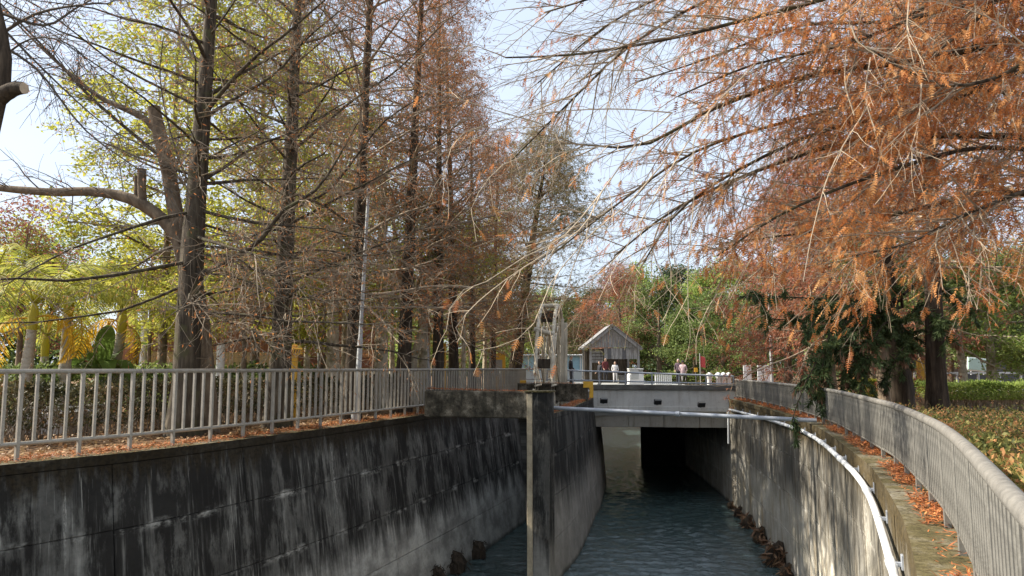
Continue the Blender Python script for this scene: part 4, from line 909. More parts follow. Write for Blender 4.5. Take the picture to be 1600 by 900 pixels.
# banana plant
bn_ = thing('banana_plant', 'banana plant with broad green hanging leaves beside the yellowing palm', 'plant', at(152, 22))
def banana_leaf(L, W, arch, seed):
    g = np.random.default_rng(seed); K = 12; s = np.linspace(0, 1, K); el = np.radians(78 - arch * s)
    x = np.cumsum(np.cos(el) * L / K); z = np.cumsum(np.sin(el) * L / K); V = []; F = []
    for i in range(K):
        wv = W * math.sin(math.pi * min(1, .08 + s[i] * .9)) ** .7
        V += [(x[i], -wv, z[i] + wv * .25 + g.normal() * .012), (x[i], 0, z[i]), (x[i], wv, z[i] + wv * .25 + g.normal() * .012)]
        if i: k = 3 * i; F += [[k - 3, k - 2, k + 1, k], [k - 2, k - 1, k + 2, k + 1]]
    return V, F
V, F = tubes(np.array([[(0, 0, 0), (.03, 0, .6), (.05, 0, 1.25)]]), np.array([[.11, .095, .07]]), 10); mk('stem', V, F, M['brtgreen'], bn_, org=(0, 0, 0), tint=np.full(len(F), .4), smooth=True)
for i, (a, ar, L) in enumerate(((2.9, 165, 2.0), (-.35, 175, 1.9), (1.2, 90, 2.2), (4.2, 110, 2.0), (5.3, 60, 2.2), (-.9, 150, 1.7))):
    V, F = banana_leaf(L, .26, ar, i); V = rot(np.array(V), a) + np.array([.04, 0, 1.15]); mk('leaf', V, F, M['banana'], bn_, org=(0, 0, 0), tint=np.full(len(F), .3 + .1 * i), smooth=True)

# ------------------------------------------------------------------ hedges and shrubs
def leafmass(name, label, pts_fn, n, size, mat, seed, stems=None, group=None, cat_='hedge', loc=(0, 0, 0)):
    g = np.random.default_rng(seed); root = thing(name, label, cat_, loc, group); o = pts_fn(g, n); N = len(o)
    d = g.normal(size=(N, 3)); d[:, 2] = np.abs(d[:, 2]) * .8 + .2
    tint = np.clip(.5 + .3 * np.sin(o[:, 0] * 2.3 + o[:, 1] * 1.7) * np.sin(o[:, 2] * 5 + o[:, 1]) + g.normal(size=N) * .22, 0, 1)
    V, F, TT = blades(o, d, size * (.6 + .8 * g.random(N)), size * .5 * (.7 + .6 * g.random(N)), tint, g); mk('foliage', V, F, M[mat], root, tint=TT, kind='stuff')
    if stems is not None:
        V, F = tubes(*stems(g), 3); mk('stems', V, F, M['twig'], root, kind='stuff')
    return root
def strip_pts(c, Y0, Y1, o0, o1, h0, h1, side, wob=.12):
    def f(g, n):
        s = c.sY(Y0) + (c.sY(Y1) - c.sY(Y0)) * g.random(n); p, t, nm = c.at(s)
        # denser on the shell
        a = g.random(n); fr = np.where(g.random(n) < .6, np.where(g.random(n) < .5, o0 + .08 * g.normal(size=n), o1 + .1 * g.normal(size=n)), o0 + (o1 - o0) * a)
        zz = np.where(g.random(n) < .45, h1 + wob * (np.sin(s * 1.9) * .5 + np.sin(s * 4.7) * .35) + .06 * g.normal(size=n), h0 + (h1 - h0) * g.random(n))
        return np.column_stack([p - nm * side * fr[:, None], BANK + zz])
    return f
def strip_stems(c, Y0, Y1, o0, o1, h, side, n):
    def f(g):
        s = c.sY(Y0) + (c.sY(Y1) - c.sY(Y0)) * g.random(n); p, t, nm = c.at(s); b_ = np.column_stack([p - nm * side * (o0 + (o1 - o0) * g.random(n))[:, None], np.full(n, BANK - .02)])
        d = g.normal(size=(n, 3)) * .25; d[:, 2] = 1; K = 4; out = b_[:, None] + d[:, None] * (np.linspace(0, 1, K)[None, :, None] * h) + g.normal(size=(n, K, 3)) * .03; return out, np.tile(np.linspace(.012, .005, K), (n, 1))
    return f
leafmass('clipped_hedge', 'dull brown-green clipped hedge behind the left railing', strip_pts(LW, 9.5, 30, 3.0, 4.2, .25, 1.05, 1), 26000, .10, 'hedge', 301, strip_stems(LW, 9.5, 30, 3.0, 4.2, .9, 1, 900), loc=(-9, 16, BANK))
leafmass('ground_cover', 'dark green shrubs growing along the foot of the striped building', strip_pts(LW, 14, 34, 8.0, 10.5, .1, 1.35, 1, .3), 15000, .16, 'green', 302, None, cat_='shrubs', loc=(-13, 22, BANK))
leafmass('shrub_bed', 'red and green leafed shrub bed right of the curving railing', strip_pts(RW, 4.0, 17.5, .95, 4.8, .05, .56, -1, .16), 64000, .062, 'redbush', 303, strip_stems(RW, 4, 17, .95, 4.4, .4, -1, 900), cat_='shrub', loc=(8, 12, BANK))
def bx_pts(x0, x1, y0, y1, h0, h1):
    def f(g, n):
        x = x0 + (x1 - x0) * g.random(n); y = np.where(g.random(n) < .5, y0 + .08 * g.normal(size=n), y0 + (y1 - y0) * g.random(n)); z = np.where(g.random(n) < .45, h1 + .05 * np.sin(x * 3.1) + .05 * g.normal(size=n), h0 + (h1 - h0) * g.random(n))
        return np.column_stack([x, y, BANK + z])
    return f
def bx_stems(x0, x1, y0, y1, h, n):
    def f(g):
        b_ = np.column_stack([x0 + (x1 - x0) * g.random(n), y0 + (y1 - y0) * g.random(n), np.full(n, BANK - .02)]); d = g.normal(size=(n, 3)) * .3; d[:, 2] = 1
        return b_[:, None] + d[:, None] * (np.linspace(0, 1, 4)[None, :, None] * h) + g.normal(size=(n, 4, 3)) * .025, np.tile(np.linspace(.016, .007, 4), (n, 1))
    return f
xa, xb = at(1372, 27)[0], at(1660, 27)[0]
leafmass('clipped_hedge', 'bright green clipped hedge on bare stems behind the red-tipped shrubs', bx_pts(xa + 1.6, xb, 26.3, 27.5, .36, .9), 13000, .085, 'brtgreen', 304, bx_stems(xa + 1.6, xb, 26.4, 27.3, .6, 700), loc=(17, 27, BANK))
xa, xb = at(1330, 36)[0], at(1470, 36)[0]
leafmass('clipped_hedge', 'yellow-green clipped hedge beyond the dark pine trunk', bx_pts(xa, xb, 35.5, 36.6, .1, .85), 7000, .12, 'lime', 305, None, loc=(18, 36, BANK))
xa, xb = at(1000, 62)[0], at(1150, 62)[0]
leafmass('clipped_hedge', 'low green hedge across the plaza beyond the bridge', bx_pts(xa, xb, 66, 68, .0, .7), 4000, .22, 'green', 306, None, loc=((xa + xb) / 2, 67, BANK))

# ------------------------------------------------------------------ striped building on the left
g_ = NG('brick_tile_band'); o_ = g_.obj()
def m_tile(name, c):
    g = NG(name); o = g.obj(); br_ = g.n('TexBrick', {'Vector': g.map(o, (1, 1, 1)), 'Color1': c, 'Color2': tuple(x * .8 for x in c), 'Mortar': tuple(x * .5 for x in c), 'Scale': 3.0, 'Mortar Size': .012}); return g.pbr(g.mix(g.ss(g.noise(o, 1.4, 4), .4, .7, 0, .35), br_.outputs['Color'], tuple(x * .6 for x in c)), .85, 0, None, .2)
TB = [m_tile('tan_tile', (.76, .55, .32)), m_tile('brown_tile', (.42, .19, .12)), m_tile('orange_tile', (.72, .40, .23))]
bl = thing('striped_building', 'building with striped tan and brown tiled wall behind the left trees', 'building', at(300, 33))
def wall_seg(px0, px1, Y0, Y1, z0, z1, seq, hgt, th=.3):
    a = np.array(at(px0, Y0)); b = np.array(at(px1, Y1)); L = np.linalg.norm(b[:2] - a[:2]); rz = math.atan2(b[1] - a[1], b[0] - a[0]); z = z0; i = 0
    while z < z1 - .01:
        h = hgt[i % len(hgt)]; c = (a + b) / 2
        MB().bev((c[0], c[1] + (.004 if i % 2 else 0), BANK + z + h / 2), (L, th, h - .012), rz, .008).obj('band', TB[seq[i % len(seq)]], bl); z += h; i += 1
wall_seg(226, 420, 32, 34, .0, 5.4, [1, 0, 1, 0, 1, 1, 2, 1], [.62, .55, .42])
wall_seg(424, 600, 34.2, 40, .0, 4.8, [1, 1, 0, 1, 2, 1, 1], [.55, .5, .45])
wall_seg(176, 205, 31.4, 31.6, .0, 5.4, [2, 2, 1, 2], [.8, .7])
c = np.array(at(206, 31.9)); MB().bev((c[0] + .12, c[1], BANK + 1.35), (.75, .08, 2.7), 0, .01).obj('door', M['conc_dk'], bl)
c = np.array(at(219, 31.6)); MB().tube([(c[0], c[1], BANK), (c[0], c[1], BANK + 4.6)], .13, 8).obj('downpipe', M['white'], bl, True)
c = np.array(at(300, 33.4)); MB().bev((c[0] - 1, c[1] + 2.2, BANK + 5.6), (16, 6, .3), .28, .03).obj('roof', M['conc_dk'], bl)
for px, Y, lab in ((219, 29, 'black bollard in front of the white downpipe'), (243, 29, 'black bollard right of the one by the white downpipe')):
    c = at(px, Y); t = thing('bollard', lab, 'bollard', c, 'black bollards by the striped building'); m = MB().tube([(c[0], c[1], BANK), (c[0], c[1], BANK + 1.35)], .13, 10).tube([(c[0], c[1], BANK + 1.40), (c[0], c[1], BANK + 1.55), (c[0], c[1], BANK + 1.68)], [.13, .14, .05], 10); m.obj('post', M['black'], t, True)
    MB().tube([(c[0], c[1], BANK + 1.34), (c[0], c[1], BANK + 1.41)], .15, 10).obj('collar', M['darkgrey'], t, True)
c = at(341, 24); t = thing('white_post', 'white round post behind the railing between the two nearest trunks', 'post', c); MB().tube([(c[0], c[1], BANK), (c[0], c[1], BANK + 2.3)], .13, 12).obj('shaft', M['white'], t, True); MB().tube([(c[0], c[1], BANK), (c[0], c[1], BANK + .22)], .17, 12).obj('base', M['conc'], t, True)
# planters
for px, Y, L, lab in ((45, 17.5, 2.4, 'low grey concrete planter at the picture\'s left edge'), (95, 20.2, 1.7, 'pale stone-edged planter round the tallest palm')):
    c = at(px, Y); t = thing('planter', lab, 'planter', c, 'planters among the palms'); h = .5
    for dx, dy, lx, ly in ((0, -.6, L, .14), (0, .6, L, .14), (-L / 2 + .07, 0, .14, 1.06), (L / 2 - .07, 0, .14, 1.06)): MB().bev((c[0] + dx, c[1] + dy, BANK + h / 2), (lx, ly, h), 0, .02).obj('side', M['conc'], t)
    MB().box((c[0], c[1], BANK + h - .08), (L - .3, 1.04, .05)).obj('soil', M['soil'], t)

# ------------------------------------------------------------------ lamp posts, signs
def lamp(label, px, Y, h, lean, r=.085, mat='pole'):
    c = np.array(at(px, Y)); t = thing('lamp_post', label, 'lamp post', tuple(c), 'lamp posts on the left bank'); top = c + np.array([lean, 0, h])
    MB().tube([c, c + (top - c) * .35, c + (top - c) * .36, top], [r, r * .86, r * .7, r * .5], 12).obj('pole', M[mat], t, True)
    MB().tube([c, c + [0, 0, .3]], r * 1.6, 12).obj('base', M[mat], t, True)
    MB().tube([top, top + [0, 0, .08], top + [0, 0, .12]], [r * .62, r * .62, r * .1], 10).obj('cap', M['darkgrey'], t, True)
lamp('leaning grey lamp post between the slim dark cypress and thickest pale trunk', 556, 21.1, 6.6, .22, .085)
lamp('grey lamp post right of the forked pale trunk', 671, 31, 6.0, -.3, .075)
lamp('pale lamp post left of the stout cypress near the bridge', 742, 38, 5.6, -.15, .08)
def yellow_sign(label, px, Y, w_, h_, zc, cat_='sign', text=False):
    c = np.array(at(px, Y)); t = thing('yellow_sign', label, cat_, tuple(c), None)
    MB().bev((c[0], c[1], BANK + zc / 2 + .1), (.16, .12, zc + .2), 0, .01).obj('post', M['yellow'], t)
    if w_: 
        MB().bev((c[0], c[1] - .07, BANK + zc), (w_, .06, h_), 0, .01).obj('board', M['yellow'], t)
        if text:
            m = MB(); 
            for k in range(5): m.bar((c[0] - w_ * .34 + k * w_ * .16, c[1] - .103, BANK + zc - h_ * .25), (c[0] - w_ * .28 + k * w_ * .16, c[1] - .103, BANK + zc + h_ * .25), .03, .006)
            m.obj('faded_strokes', M['bark_b'], t)
    return t
yellow_sign('small yellow cross-shaped sign right of the second cypress trunk', 458, 22.5, .48, .2, 2.0, text=True)
t = thing('yellow_post', 'flat-topped yellow post standing among the pale trunks', 'post', at(690, 33)); c = t.location
MB().bev((c.x, c.y, BANK + 1.3), (.34, .22, 2.6), 0, .02).obj('shaft', M['yellow'], t); MB().bev((c.x + .06, c.y - .12, BANK + 1.95), (.10, .02, .8), 0, .004).obj('plate', M['bark_b'], t)
t = thing('yellow_post', 'yellow panel post beside the stout cypress near the bridge', 'post', at(779, 41)); c = t.location
MB().bev((c.x, c.y, BANK + 1.15), (.75, .18, 2.3), 0, .02).obj('shaft', M['yellow'], t); MB().bev((c.x, c.y - .1, BANK + 1.5), (.4, .02, .9), 0, .004).obj('plate', M['conc'], t)
t = thing('yellow_post', 'yellow post in front of the white fence on the right', 'post', at(1441, 39)); c = t.location
MB().bev((c.x, c.y, BANK + .95), (.34, .24, 1.9), 0, .02).obj('shaft', M['yellow'], t); MB().tube([(c.x, c.y, BANK + 1.9), (c.x, c.y, BANK + 2.05)], [.14, .04], 10).obj('cap', M['yellow'], t)
t = thing('white_notice', 'small white notice on a pole behind the second cypress trunk', 'sign', at(496, 29)); c = t.location
MB().tube([(c.x, c.y, BANK), (c.x, c.y, BANK + 2.6)], .05, 8).obj('pole', M['conc'], t, True); MB().bev((c.x + .05, c.y - .07, BANK + 2.35), (.36, .04, .55), 0, .01).obj('board', M['white'], t)
t = thing('lamp_post', 'thin white lamp post beyond the far end of the right railing', 'lamp post', at(1207, 44)); c = t.location
MB().tube([(c.x, c.y, BANK), (c.x, c.y, BANK + 6.5)], [.09, .06], 10).obj('pole', M['white'], t, True); MB().bev((c.x - .3, c.y, BANK + 6.5), (.8, .2, .1), 0, .02).obj('lamp_head', M['white'], t); MB().tube([(c.x, c.y, BANK), (c.x, c.y, BANK + .3)], .14, 10).obj('base', M['white'], t, True)

# ------------------------------------------------------------------ wooden waterwheel
M['wood_w'] = m_bark('bleached_wood', (.36, .31, .23), (.60, .54, .42), (.72, .66, .54), .15, 9)
M['wood_g'] = m_bark('grey_wood', (.12, .115, .11), (.24, .235, .23), (.34, .335, .33), .12, 10)
M['wood_d'] = m_bark('dark_paddle_wood', (.035, .028, .02), (.075, .06, .045), (.13, .11, .08), .2, 10)
wc_ = P(862, 600, 36.0); RWH = wc_[2] * 0 + (P(866, 476, 36)[2] - wc_[2]); ang_w = .145       # wheel seen nearly edge-on
ww = thing('waterwheel', 'bleached wooden waterwheel seen edge-on behind the far concrete beam', 'waterwheel', tuple(wc_))
axd = np.array([math.cos(ang_w), -math.sin(ang_w), 0]); pld = np.array([math.sin(ang_w), math.cos(ang_w), 0])
def wpt(a, r, off): return wc_ + axd * off + pld * (r * math.cos(a)) + np.array([0, 0, r * math.sin(a)])
hw = .36
for off in (-hw, hw):
    rim = [wpt(a, RWH - .06, off) for a in np.linspace(0, 2 * math.pi, 49)]
    MB().tube(rim, .085, 8, False).obj('rim', M['wood_w'], ww, True)
    rim = [wpt(a, RWH * .72, off) for a in np.linspace(0, 2 * math.pi, 41)]
    MB().tube(rim, .05, 8, False).obj('inner_rim', M['wood_w'], ww, True)
    for k in range(12): MB().tube([wpt(k * math.pi / 6, .15, off), wpt(k * math.pi / 6, RWH - .08, off)], .045, 6).obj('spoke', M['wood_w'], ww, True)
for k in range(16):
    a = k * math.pi / 8 + .12
    if k % 2: MB().bar(wpt(a, RWH - .30, -hw + .06), wpt(a, RWH - .30, hw - .06), .06, .42).obj('paddle', M['wood_d'], ww)
    else: MB().tube([wpt(a - .06, RWH - .08, -hw - .14), wpt(a + .03, RWH - .06, hw + .05)], .11, 8).obj('crossbar', M['wood_w'], ww, True)
MB().tube([wpt(0, 0, -hw - .5), wpt(0, 0, hw + .5)], .14, 10).obj('axle', M['wood_w'], ww, True)
for off, hh_, wd in ((.50, 3.95, .15), (.66, 3.75, .15), (-.02, 1.9, .13), (.2, 2.1, .13)):
    a = wc_ + axd * off + np.array([0, .35 if off < .5 else -.1, 0]); MB().bar((a[0], a[1], BANK - .6), (a[0] + .04, a[1], BANK - .62 + hh_ + .55), wd, .14).obj('support_post', M['wood_w'], ww)

# ------------------------------------------------------------------ wooden hut
YH = 56.0
hx0, hx1 = P(917, 560, YH)[0], P(996, 560, YH)[0]; hxc = (hx0 + hx1) / 2; HW = hx1 - hx0
zr, ze, zp = P(957, 511, YH)[2], P(957, 543, YH)[2], P(957, 561, YH)[2]
hut = thing('wooden_hut', 'grey wooden hut with a planked gable and open front beyond the bridge', 'hut', (hxc, YH, BANK - .3))
Zg = BANK - .02
npl = 14
for i in range(npl):
    x0 = hx0 + .12 + (HW - .24) * i / npl; x1 = hx0 + .12 + (HW - .24) * (i + 1) / npl - .02; xm = (x0 + x1) / 2
    f = lambda x: ze + (zr - ze) * (1 - abs(x - hxc) / (HW / 2)) - .12
    V = [(x0, YH, ze), (x1, YH, ze), (x1, YH, f(x1)), (x0, YH, f(x0))]
    if x0 < hxc < x1: V = [(x0, YH, ze), (x1, YH, ze), (x1, YH, f(hxc) - .05), (x0, YH, f(hxc) - .05)]
    V = np.array(V + [(a, b + .04, c) for a, b, c in V]); V[:, 1] += .012 * (i % 3)
    mk('plank', V, np.array([[0, 1, 2, 3], [7, 6, 5, 4], [0, 4, 5, 1], [1, 5, 6, 2], [2, 6, 7, 3], [3, 7, 4, 0]]), M['wood_g'], hut)
for s in (-1, 1):
    a = np.array([hxc, YH + 1.9, zr + .08]); b = np.array([hxc + s * (HW / 2 + .28), YH + 1.9, ze - .12]); c = (a + b) / 2; L = np.linalg.norm(b - a)
    MB().bev(tuple(c + np.array([0, 0, .05])), (L, 4.5, .12), 0, .02, ry=s * math.atan2(zr - ze + .2, HW / 2 + .28)).obj('roof_slope', M['wood_g'], hut)
    MB().bar((hxc, YH - .33, zr + .02), (hxc + s * (HW / 2 + .30), YH - .33, ze - .16), .05, .2).obj('barge_board', M['wood_g'], hut)
    for k in range(9):
        q = YH - .2 + k * .52; MB().bar((hxc + s * .02, q, zr + .2), (hxc + s * (HW / 2 + .29), q, ze + .02), .47, .03).obj('roof_board', M['wood_g'], hut)
xm = P(944, 555, YH)[0]
k0 = 0
for i in range(9):
    x0 = xm + (hx1 - xm) * i / 9; x1 = xm + (hx1 - xm) * (i + 1) / 9 - .015
    MB().bev(((x0 + x1) / 2, YH + .1 + .01 * (i % 2), (ze + zp) / 2 - .02), (x1 - x0, .05, ze - zp - .04), 0, .006).obj('front_board', M['darkgrey'] if i % 4 == 1 else M['wood_g'], hut)
for px in (915, 923, 998): 
    x = P(px, 560, YH)[0]; MB().bev((x, YH + .15, (ze + Zg) / 2), (.17, .17, ze - Zg), 0, .01).obj('post', M['wood_d'] if px == 915 else M['wood_g'], hut)
for dx in (0, HW - .2): MB().bev((hx0 + .1 + dx, YH + 3.9, (ze + Zg) / 2), (.17, .17, ze - Zg), 0, .01).obj('post', M['wood_g'], hut)
MB().bev((hxc, YH + 4.0, (ze + Zg) / 2), (HW, .1, ze - Zg), 0, .01).obj('back_wall', M['wood_d'], hut)
MB().bev((hx1 - .6, YH + .6, Zg + .5), (HW * .42, .6, 1.0), 0, .02).obj('counter', M['conc_dk'], hut)
for i in range(4): MB().bev((P(934, 560, YH)[0], YH + .5, zp + .55 - .24 * i), (.95, .05, .2), 0, .01).obj('shelf_board', M['wood_g'], hut)

# ------------------------------------------------------------------ people and small things on the plaza
def person(label, x, y, zf, h, top, legs, hair, pose='stand', face=-math.pi / 2, hat=None):
    """one continuous skinned body; built facing -Y, then turned"""
    root = thing('person', label, 'person', (x, y, zf)); k = h / 1.7
    if pose == 'sit':
        hip = (0, 0, .50); ch = (0, .04, .98); nk = (0, .02, 1.13); hd = (0, -.02, 1.27)
        LL = [(.09, 0, .48), (.11, -.40, .50), (.11, -.42, .09), (.11, -.58, .04)]; AL = [(.18, .03, 1.05), (.25, -.05, .78), (.16, -.28, .68)]
    else:
        hip = (0, 0, .92); ch = (0, .02, 1.28); nk = (0, .01, 1.43); hd = (0, -.02, 1.56)
        LL = [(.09, 0, .86), (.10, -.02, .48), (.11, .01, .09), (.12, -.14, .03)]; AL = [(.18, .02, 1.36), (.24, .03, 1.08), (.20, -.14, .90)]
    vs = [hip, (0, .01, (hip[2] + ch[2]) / 2), ch, nk]; rd = [.145, .13, .15, .055]; ed = [(0, 1), (1, 2), (2, 3)]
    for s in (1, -1):
        pr = 0
        for q, r in zip(LL, (.09, .065, .045, .035)): vs.append((q[0] * s, q[1], q[2])); rd.append(r); ed.append((pr, len(vs) - 1)); pr = len(vs) - 1
        pr = 2
        for q, r in zip(AL, (.06, .045, .032)): vs.append((q[0] * s, q[1], q[2])); rd.append(r); ed.append((pr, len(vs) - 1)); pr = len(vs) - 1
        wr = np.array(vs[pr]); pm = wr + np.array([0, -.06, -.05]); vs.append(tuple(pm)); rd.append(.028); ed.append((pr, len(vs) - 1)); pr = len(vs) - 1
        for f in range(5):
            b_ = pm + np.array([(f - 2) * .016 * s, -.03, -.02 + (.02 if f == 0 else 0)]); e = b_ + np.array([(.02 * -s if f == 0 else 0), -.03, -.03]); vs.append(tuple(e)); rd.append(.009); ed.append((pr, len(vs) - 1))
    me = bpy.data.meshes.new('body'); me.from_pydata([tuple(np.array(v) * k) for v in vs], ed, []); me.update()
    o = bpy.data.objects.new('body', me); COL.objects.link(o); o.parent = root
    m = o.modifiers.new('skin', 'SKIN'); m.use_smooth_shade = True
    for v, r in zip(me.skin_vertices[0].data, rd): v.radius = (r * k, r * k)
    me.skin_vertices[0].data[0].use_root = True
    o.modifiers.new('sub', 'SUBSURF').levels = 1; o.modifiers['sub'].render_levels = 1
    bpy.context.view_layer.update()
    ev = o.evaluated_get(bpy.context.evaluated_depsgraph_get()); nm = bpy.data.meshes.new_from_object(ev); o.modifiers.clear(); o.data = nm
    nm.materials.clear()
    for mm in (M['skin'], top, legs, M['black']): nm.materials.append(mm)
    for p_ in nm.polygons:
        c = p_.center / k; i = 1
        if c.z < .10: i = 3
        elif pose == 'sit' and (c.z < .60 and c.y < .2 and abs(c.x) < .2): i = 2
        elif pose != 'sit' and c.z < .90 and abs(c.x) < .19: i = 2
        if np.hypot(abs(c.x) - AL[2][0], c.y - AL[2][1]) < .12 and abs(c.z - AL[2][2]) < .13 and c.y < AL[2][1] + .02: i = 0
        if c.z > nk[2] - .01: i = 0
        p_.material_index = i; p_.use_smooth = True
    # head with nose and ears
    m = MB(); a = np.linspace(.02, math.pi - .02, 9); prof = [(hd[1] - .005 * math.sin(t), hd[2] + .115 * math.cos(t)) for t in a]
    m.tube([(0, y_ * k, z_ * k) for y_, z_ in prof], [.082 * k * math.sin(t) ** .7 for t in a], 12)
    m.tube([(0, (hd[1] - .075) * k, (hd[2] + .02) * k), (0, (hd[1] - .10) * k, (hd[2] - .02) * k)], [.006 * k, .016 * k], 6)
    for s in (-1, 1): m.bev((s * .083 * k, hd[1] * k, hd[2] * k), (.015 * k, .03 * k, .05 * k), 0, .005)
    m.obj('head', M['skin'], root, True, org=(0, 0, 0))
    m = MB(); a = np.linspace(.02, 1.75, 7); m.tube([(0, (hd[1] + .014) * k, (hd[2] + .125 * math.cos(t) + .005) * k) for t in a], [.09 * k * math.sin(t) ** .7 for t in a], 12); m.obj('hat' if hat else 'hair', hat or hair, root, True, org=(0, 0, 0))
    m = MB()
    for s in (-1, 1): m.bev((s * .03 * k, (hd[1] - .08) * k, (hd[2] + .015) * k), (.018 * k, .008 * k, .01 * k), 0, .002)
    m.bev((0, (hd[1] - .078) * k, (hd[2] - .055) * k), (.04 * k, .008 * k, .01 * k), 0, .002); m.obj('face_features', M['darkgrey'], root, org=(0, 0, 0))
    root.rotation_euler = (0, 0, face + math.pi / 2)
    return root
M['skin'] = m_plain('skin', (.42, .26, .18), .6, 0, .05, 5, 0); M['hair'] = m_plain('black_hair', (.015, .013, .012), .6, 0, .2, 20, 0)
M['c_black'] = m_plain('black_cloth', (.02, .02, .025), .85, 0, .2, 8, 0); M['c_maroon'] = m_plain('maroon_cloth', (.12, .025, .025), .85, 0, .2, 8, 0); M['c_white'] = m_plain('white_cloth', (.62, .60, .58), .85, 0, .1, 8, 0)
M['c_pink'] = m_plain('pink_white_cloth', (.60, .45, .46), .85, 0, .15, 14, 0); M['c_jean'] = m_plain('dark_trousers', (.05, .06, .09), .85, 0, .2, 8, 0); M['c_grey'] = m_plain('grey_cap', (.45, .43, .42), .8, 0, .1, 8, 0); M['c_purple'] = m_plain('dark_purple_cloth', (.09, .06, .08), .85, 0, .1, 8, 0)
DK = ztop - .35            # bridge deck level
def pxX(px, Y): return float(P(px, 575, Y)[0])
person('person standing in dark clothes and a grey cap behind the bridge rail', pxX(1060, 49), 49, DK + .12, 1.66, M['c_purple'], M['c_black'], M['hair'], 'stand', -1.9, M['c_grey'])
person('person sitting in a pink and white top near the bridge rail', pxX(1067, 46), 46, DK + .32, 1.62, M['c_pink'], M['c_white'], M['hair'], 'sit', 1.2)
t = thing('stool', 'low stool under the person in the pink and white top', 'stool', (pxX(1067, 46), 46, DK)); c = t.location
MB().bev((c.x, c.y, DK + .70), (.4, .4, .05), 0, .01).obj('seat', M['wood_d'], t)
for a, b_ in ((-.15, -.15), (.15, -.15), (.15, .15), (-.15, .15)): MB().bar((c.x + a, c.y + b_, DK), (c.x + a, c.y + b_, DK + .67), .04, .04).obj('leg', M['wood_d'], t)
person('person in a black jacket leaning beside the waterwheel', pxX(892, 44), 44, DK + .12, 1.80, M['c_black'], M['c_black'], M['hair'], 'stand', -.4)
person('person in maroon clothes at the counter of the wooden hut', pxX(946, 54), 54, DK + .2, 1.72, M['c_maroon'], M['c_black'], M['hair'], 'stand', -1.2)
person('person in a white shirt and black trousers beside the hut counter', pxX(937, 52), 52, DK + .0, 1.66, M['c_black'], M['c_black'], M['hair'], 'stand', -2.6)
person('person in a white top at the corner of the hut counter', pxX(961, 55), 55, DK + .05, 1.62, M['c_white'], M['c_white'], M['hair'], 'stand', -1.6)
# white cabinet with grey top
YC = 48; x0, x1 = pxX(981, YC), pxX(1004, YC); zt_ = P(990, 576, YC)[2]
t = thing('white_cabinet', 'boxy white cabinet with rounded grey top in front of the hut', 'cabinet', ((x0 + x1) / 2, YC, DK)); c = t.location
MB().bev((c.x, YC, (DK + zt_ - .32) / 2), (x1 - x0, .8, zt_ - .32 - DK), 0, .04).obj('body', M['white'], t)
MB().bev((c.x, YC + .05, zt_ - .17), (x1 - x0 - .04, .72, .30), 0, .10).obj('top', M['conc'], t); MB().bev((c.x, YC - .01, zt_ - .02), (x1 - x0, .78, .05), 0, .02).obj('top_rim', M['white'], t)
MB().bev((c.x - .1, YC - .41, DK + .75), (.5, .02, .6), 0, .005).obj('door_panel', M['conc_lt'], t)
# white picket balustrade and white bollards seen through the rail
t = thing('picket_barrier', 'row of short white pickets under a beam across the plaza', 'barrier', (pxX(1035, 50), 50, DK))
for i in range(9): x = pxX(1024 + i * 3, 50); MB().bev((x, 50, DK + .38), (.08, .08, .76), 0, .01).obj('picket', M['white'], t)
MB().bev((pxX(1036, 50), 50, DK + .80), (1.35, .14, .08), 0, .01).obj('beam', M['wood_g'], t)
for i, px in enumerate((1108, 1122, 1130, 1138)):
    x = pxX(px, 47); o = MB().tube([(x, 47, DK), (x, 47, DK + .5), (x, 47, DK + .62), (x, 47, DK + .78), (x, 47, DK + .9)], [.16, .14, .20, .20, .05], 12).obj('white_bollard', M['white'], smooth=True)
    tag(o, ['round-topped white bollard farthest from the right railing', 'round-topped white bollard second in its row from the hut side', 'round-topped white bollard third in its row from the hut side', 'round-topped white bollard closest to the right railing'][i], 'bollard', 'white bollards behind the bridge rail')
# red flag and yellow sign
YF = 52; t = thing('red_flag', 'small faded red flag on a thin pole beyond the bridge', 'flag', (pxX(1094, YF), YF, DK)); x = t.location.x; zf = P(1097, 572, YF)[2]
MB().tube([(x, YF, DK), (x, YF, zf + .9)], .03, 6).obj('pole', M['conc'], t, True)
V = []; F = []
for i in range(7):
    for j in (0, 1): V.append((x + .03 + i * .06, YF + .05 * math.sin(i * 1.4), zf - .05 + j * .75 - i * .015))
    if i: k = 2 * i; F.append([k - 2, k, k + 1, k - 1])
M['flag'] = m_plain('faded_red_cloth', (.55, .09, .09), .8, 0, .15, 6, 0); mk('cloth', V, F, M['flag'], t, smooth=True)
t = thing('yellow_sign', 'small yellow sign beside the red flag beyond the bridge', 'sign', (pxX(1087, 50), 50, DK)); x = t.location.x; zs = P(1087, 578, 50)[2]
MB().tube([(x, 50, DK), (x, 50, zs)], .03, 6).obj('pole', M['darkgrey'], t, True); MB().bev((x, 49.95, zs), (.24, .03, .28), 0, .01).obj('board', M['yellow'], t)
t = thing('white_hoarding', 'white hoarding panels beyond the far end of the right railing', 'hoarding', at(1187, 55)); 
for a, b_ in ((1161, 1174), (1183, 1192), (1193, 1203)): MB().bev(((pxX(a, 55) + pxX(b_, 55)) / 2, 55, BANK + .85), (pxX(b_, 55) - pxX(a, 55) - .03, .06, 1.7), 0, .01).obj('panel', M['white'], t)
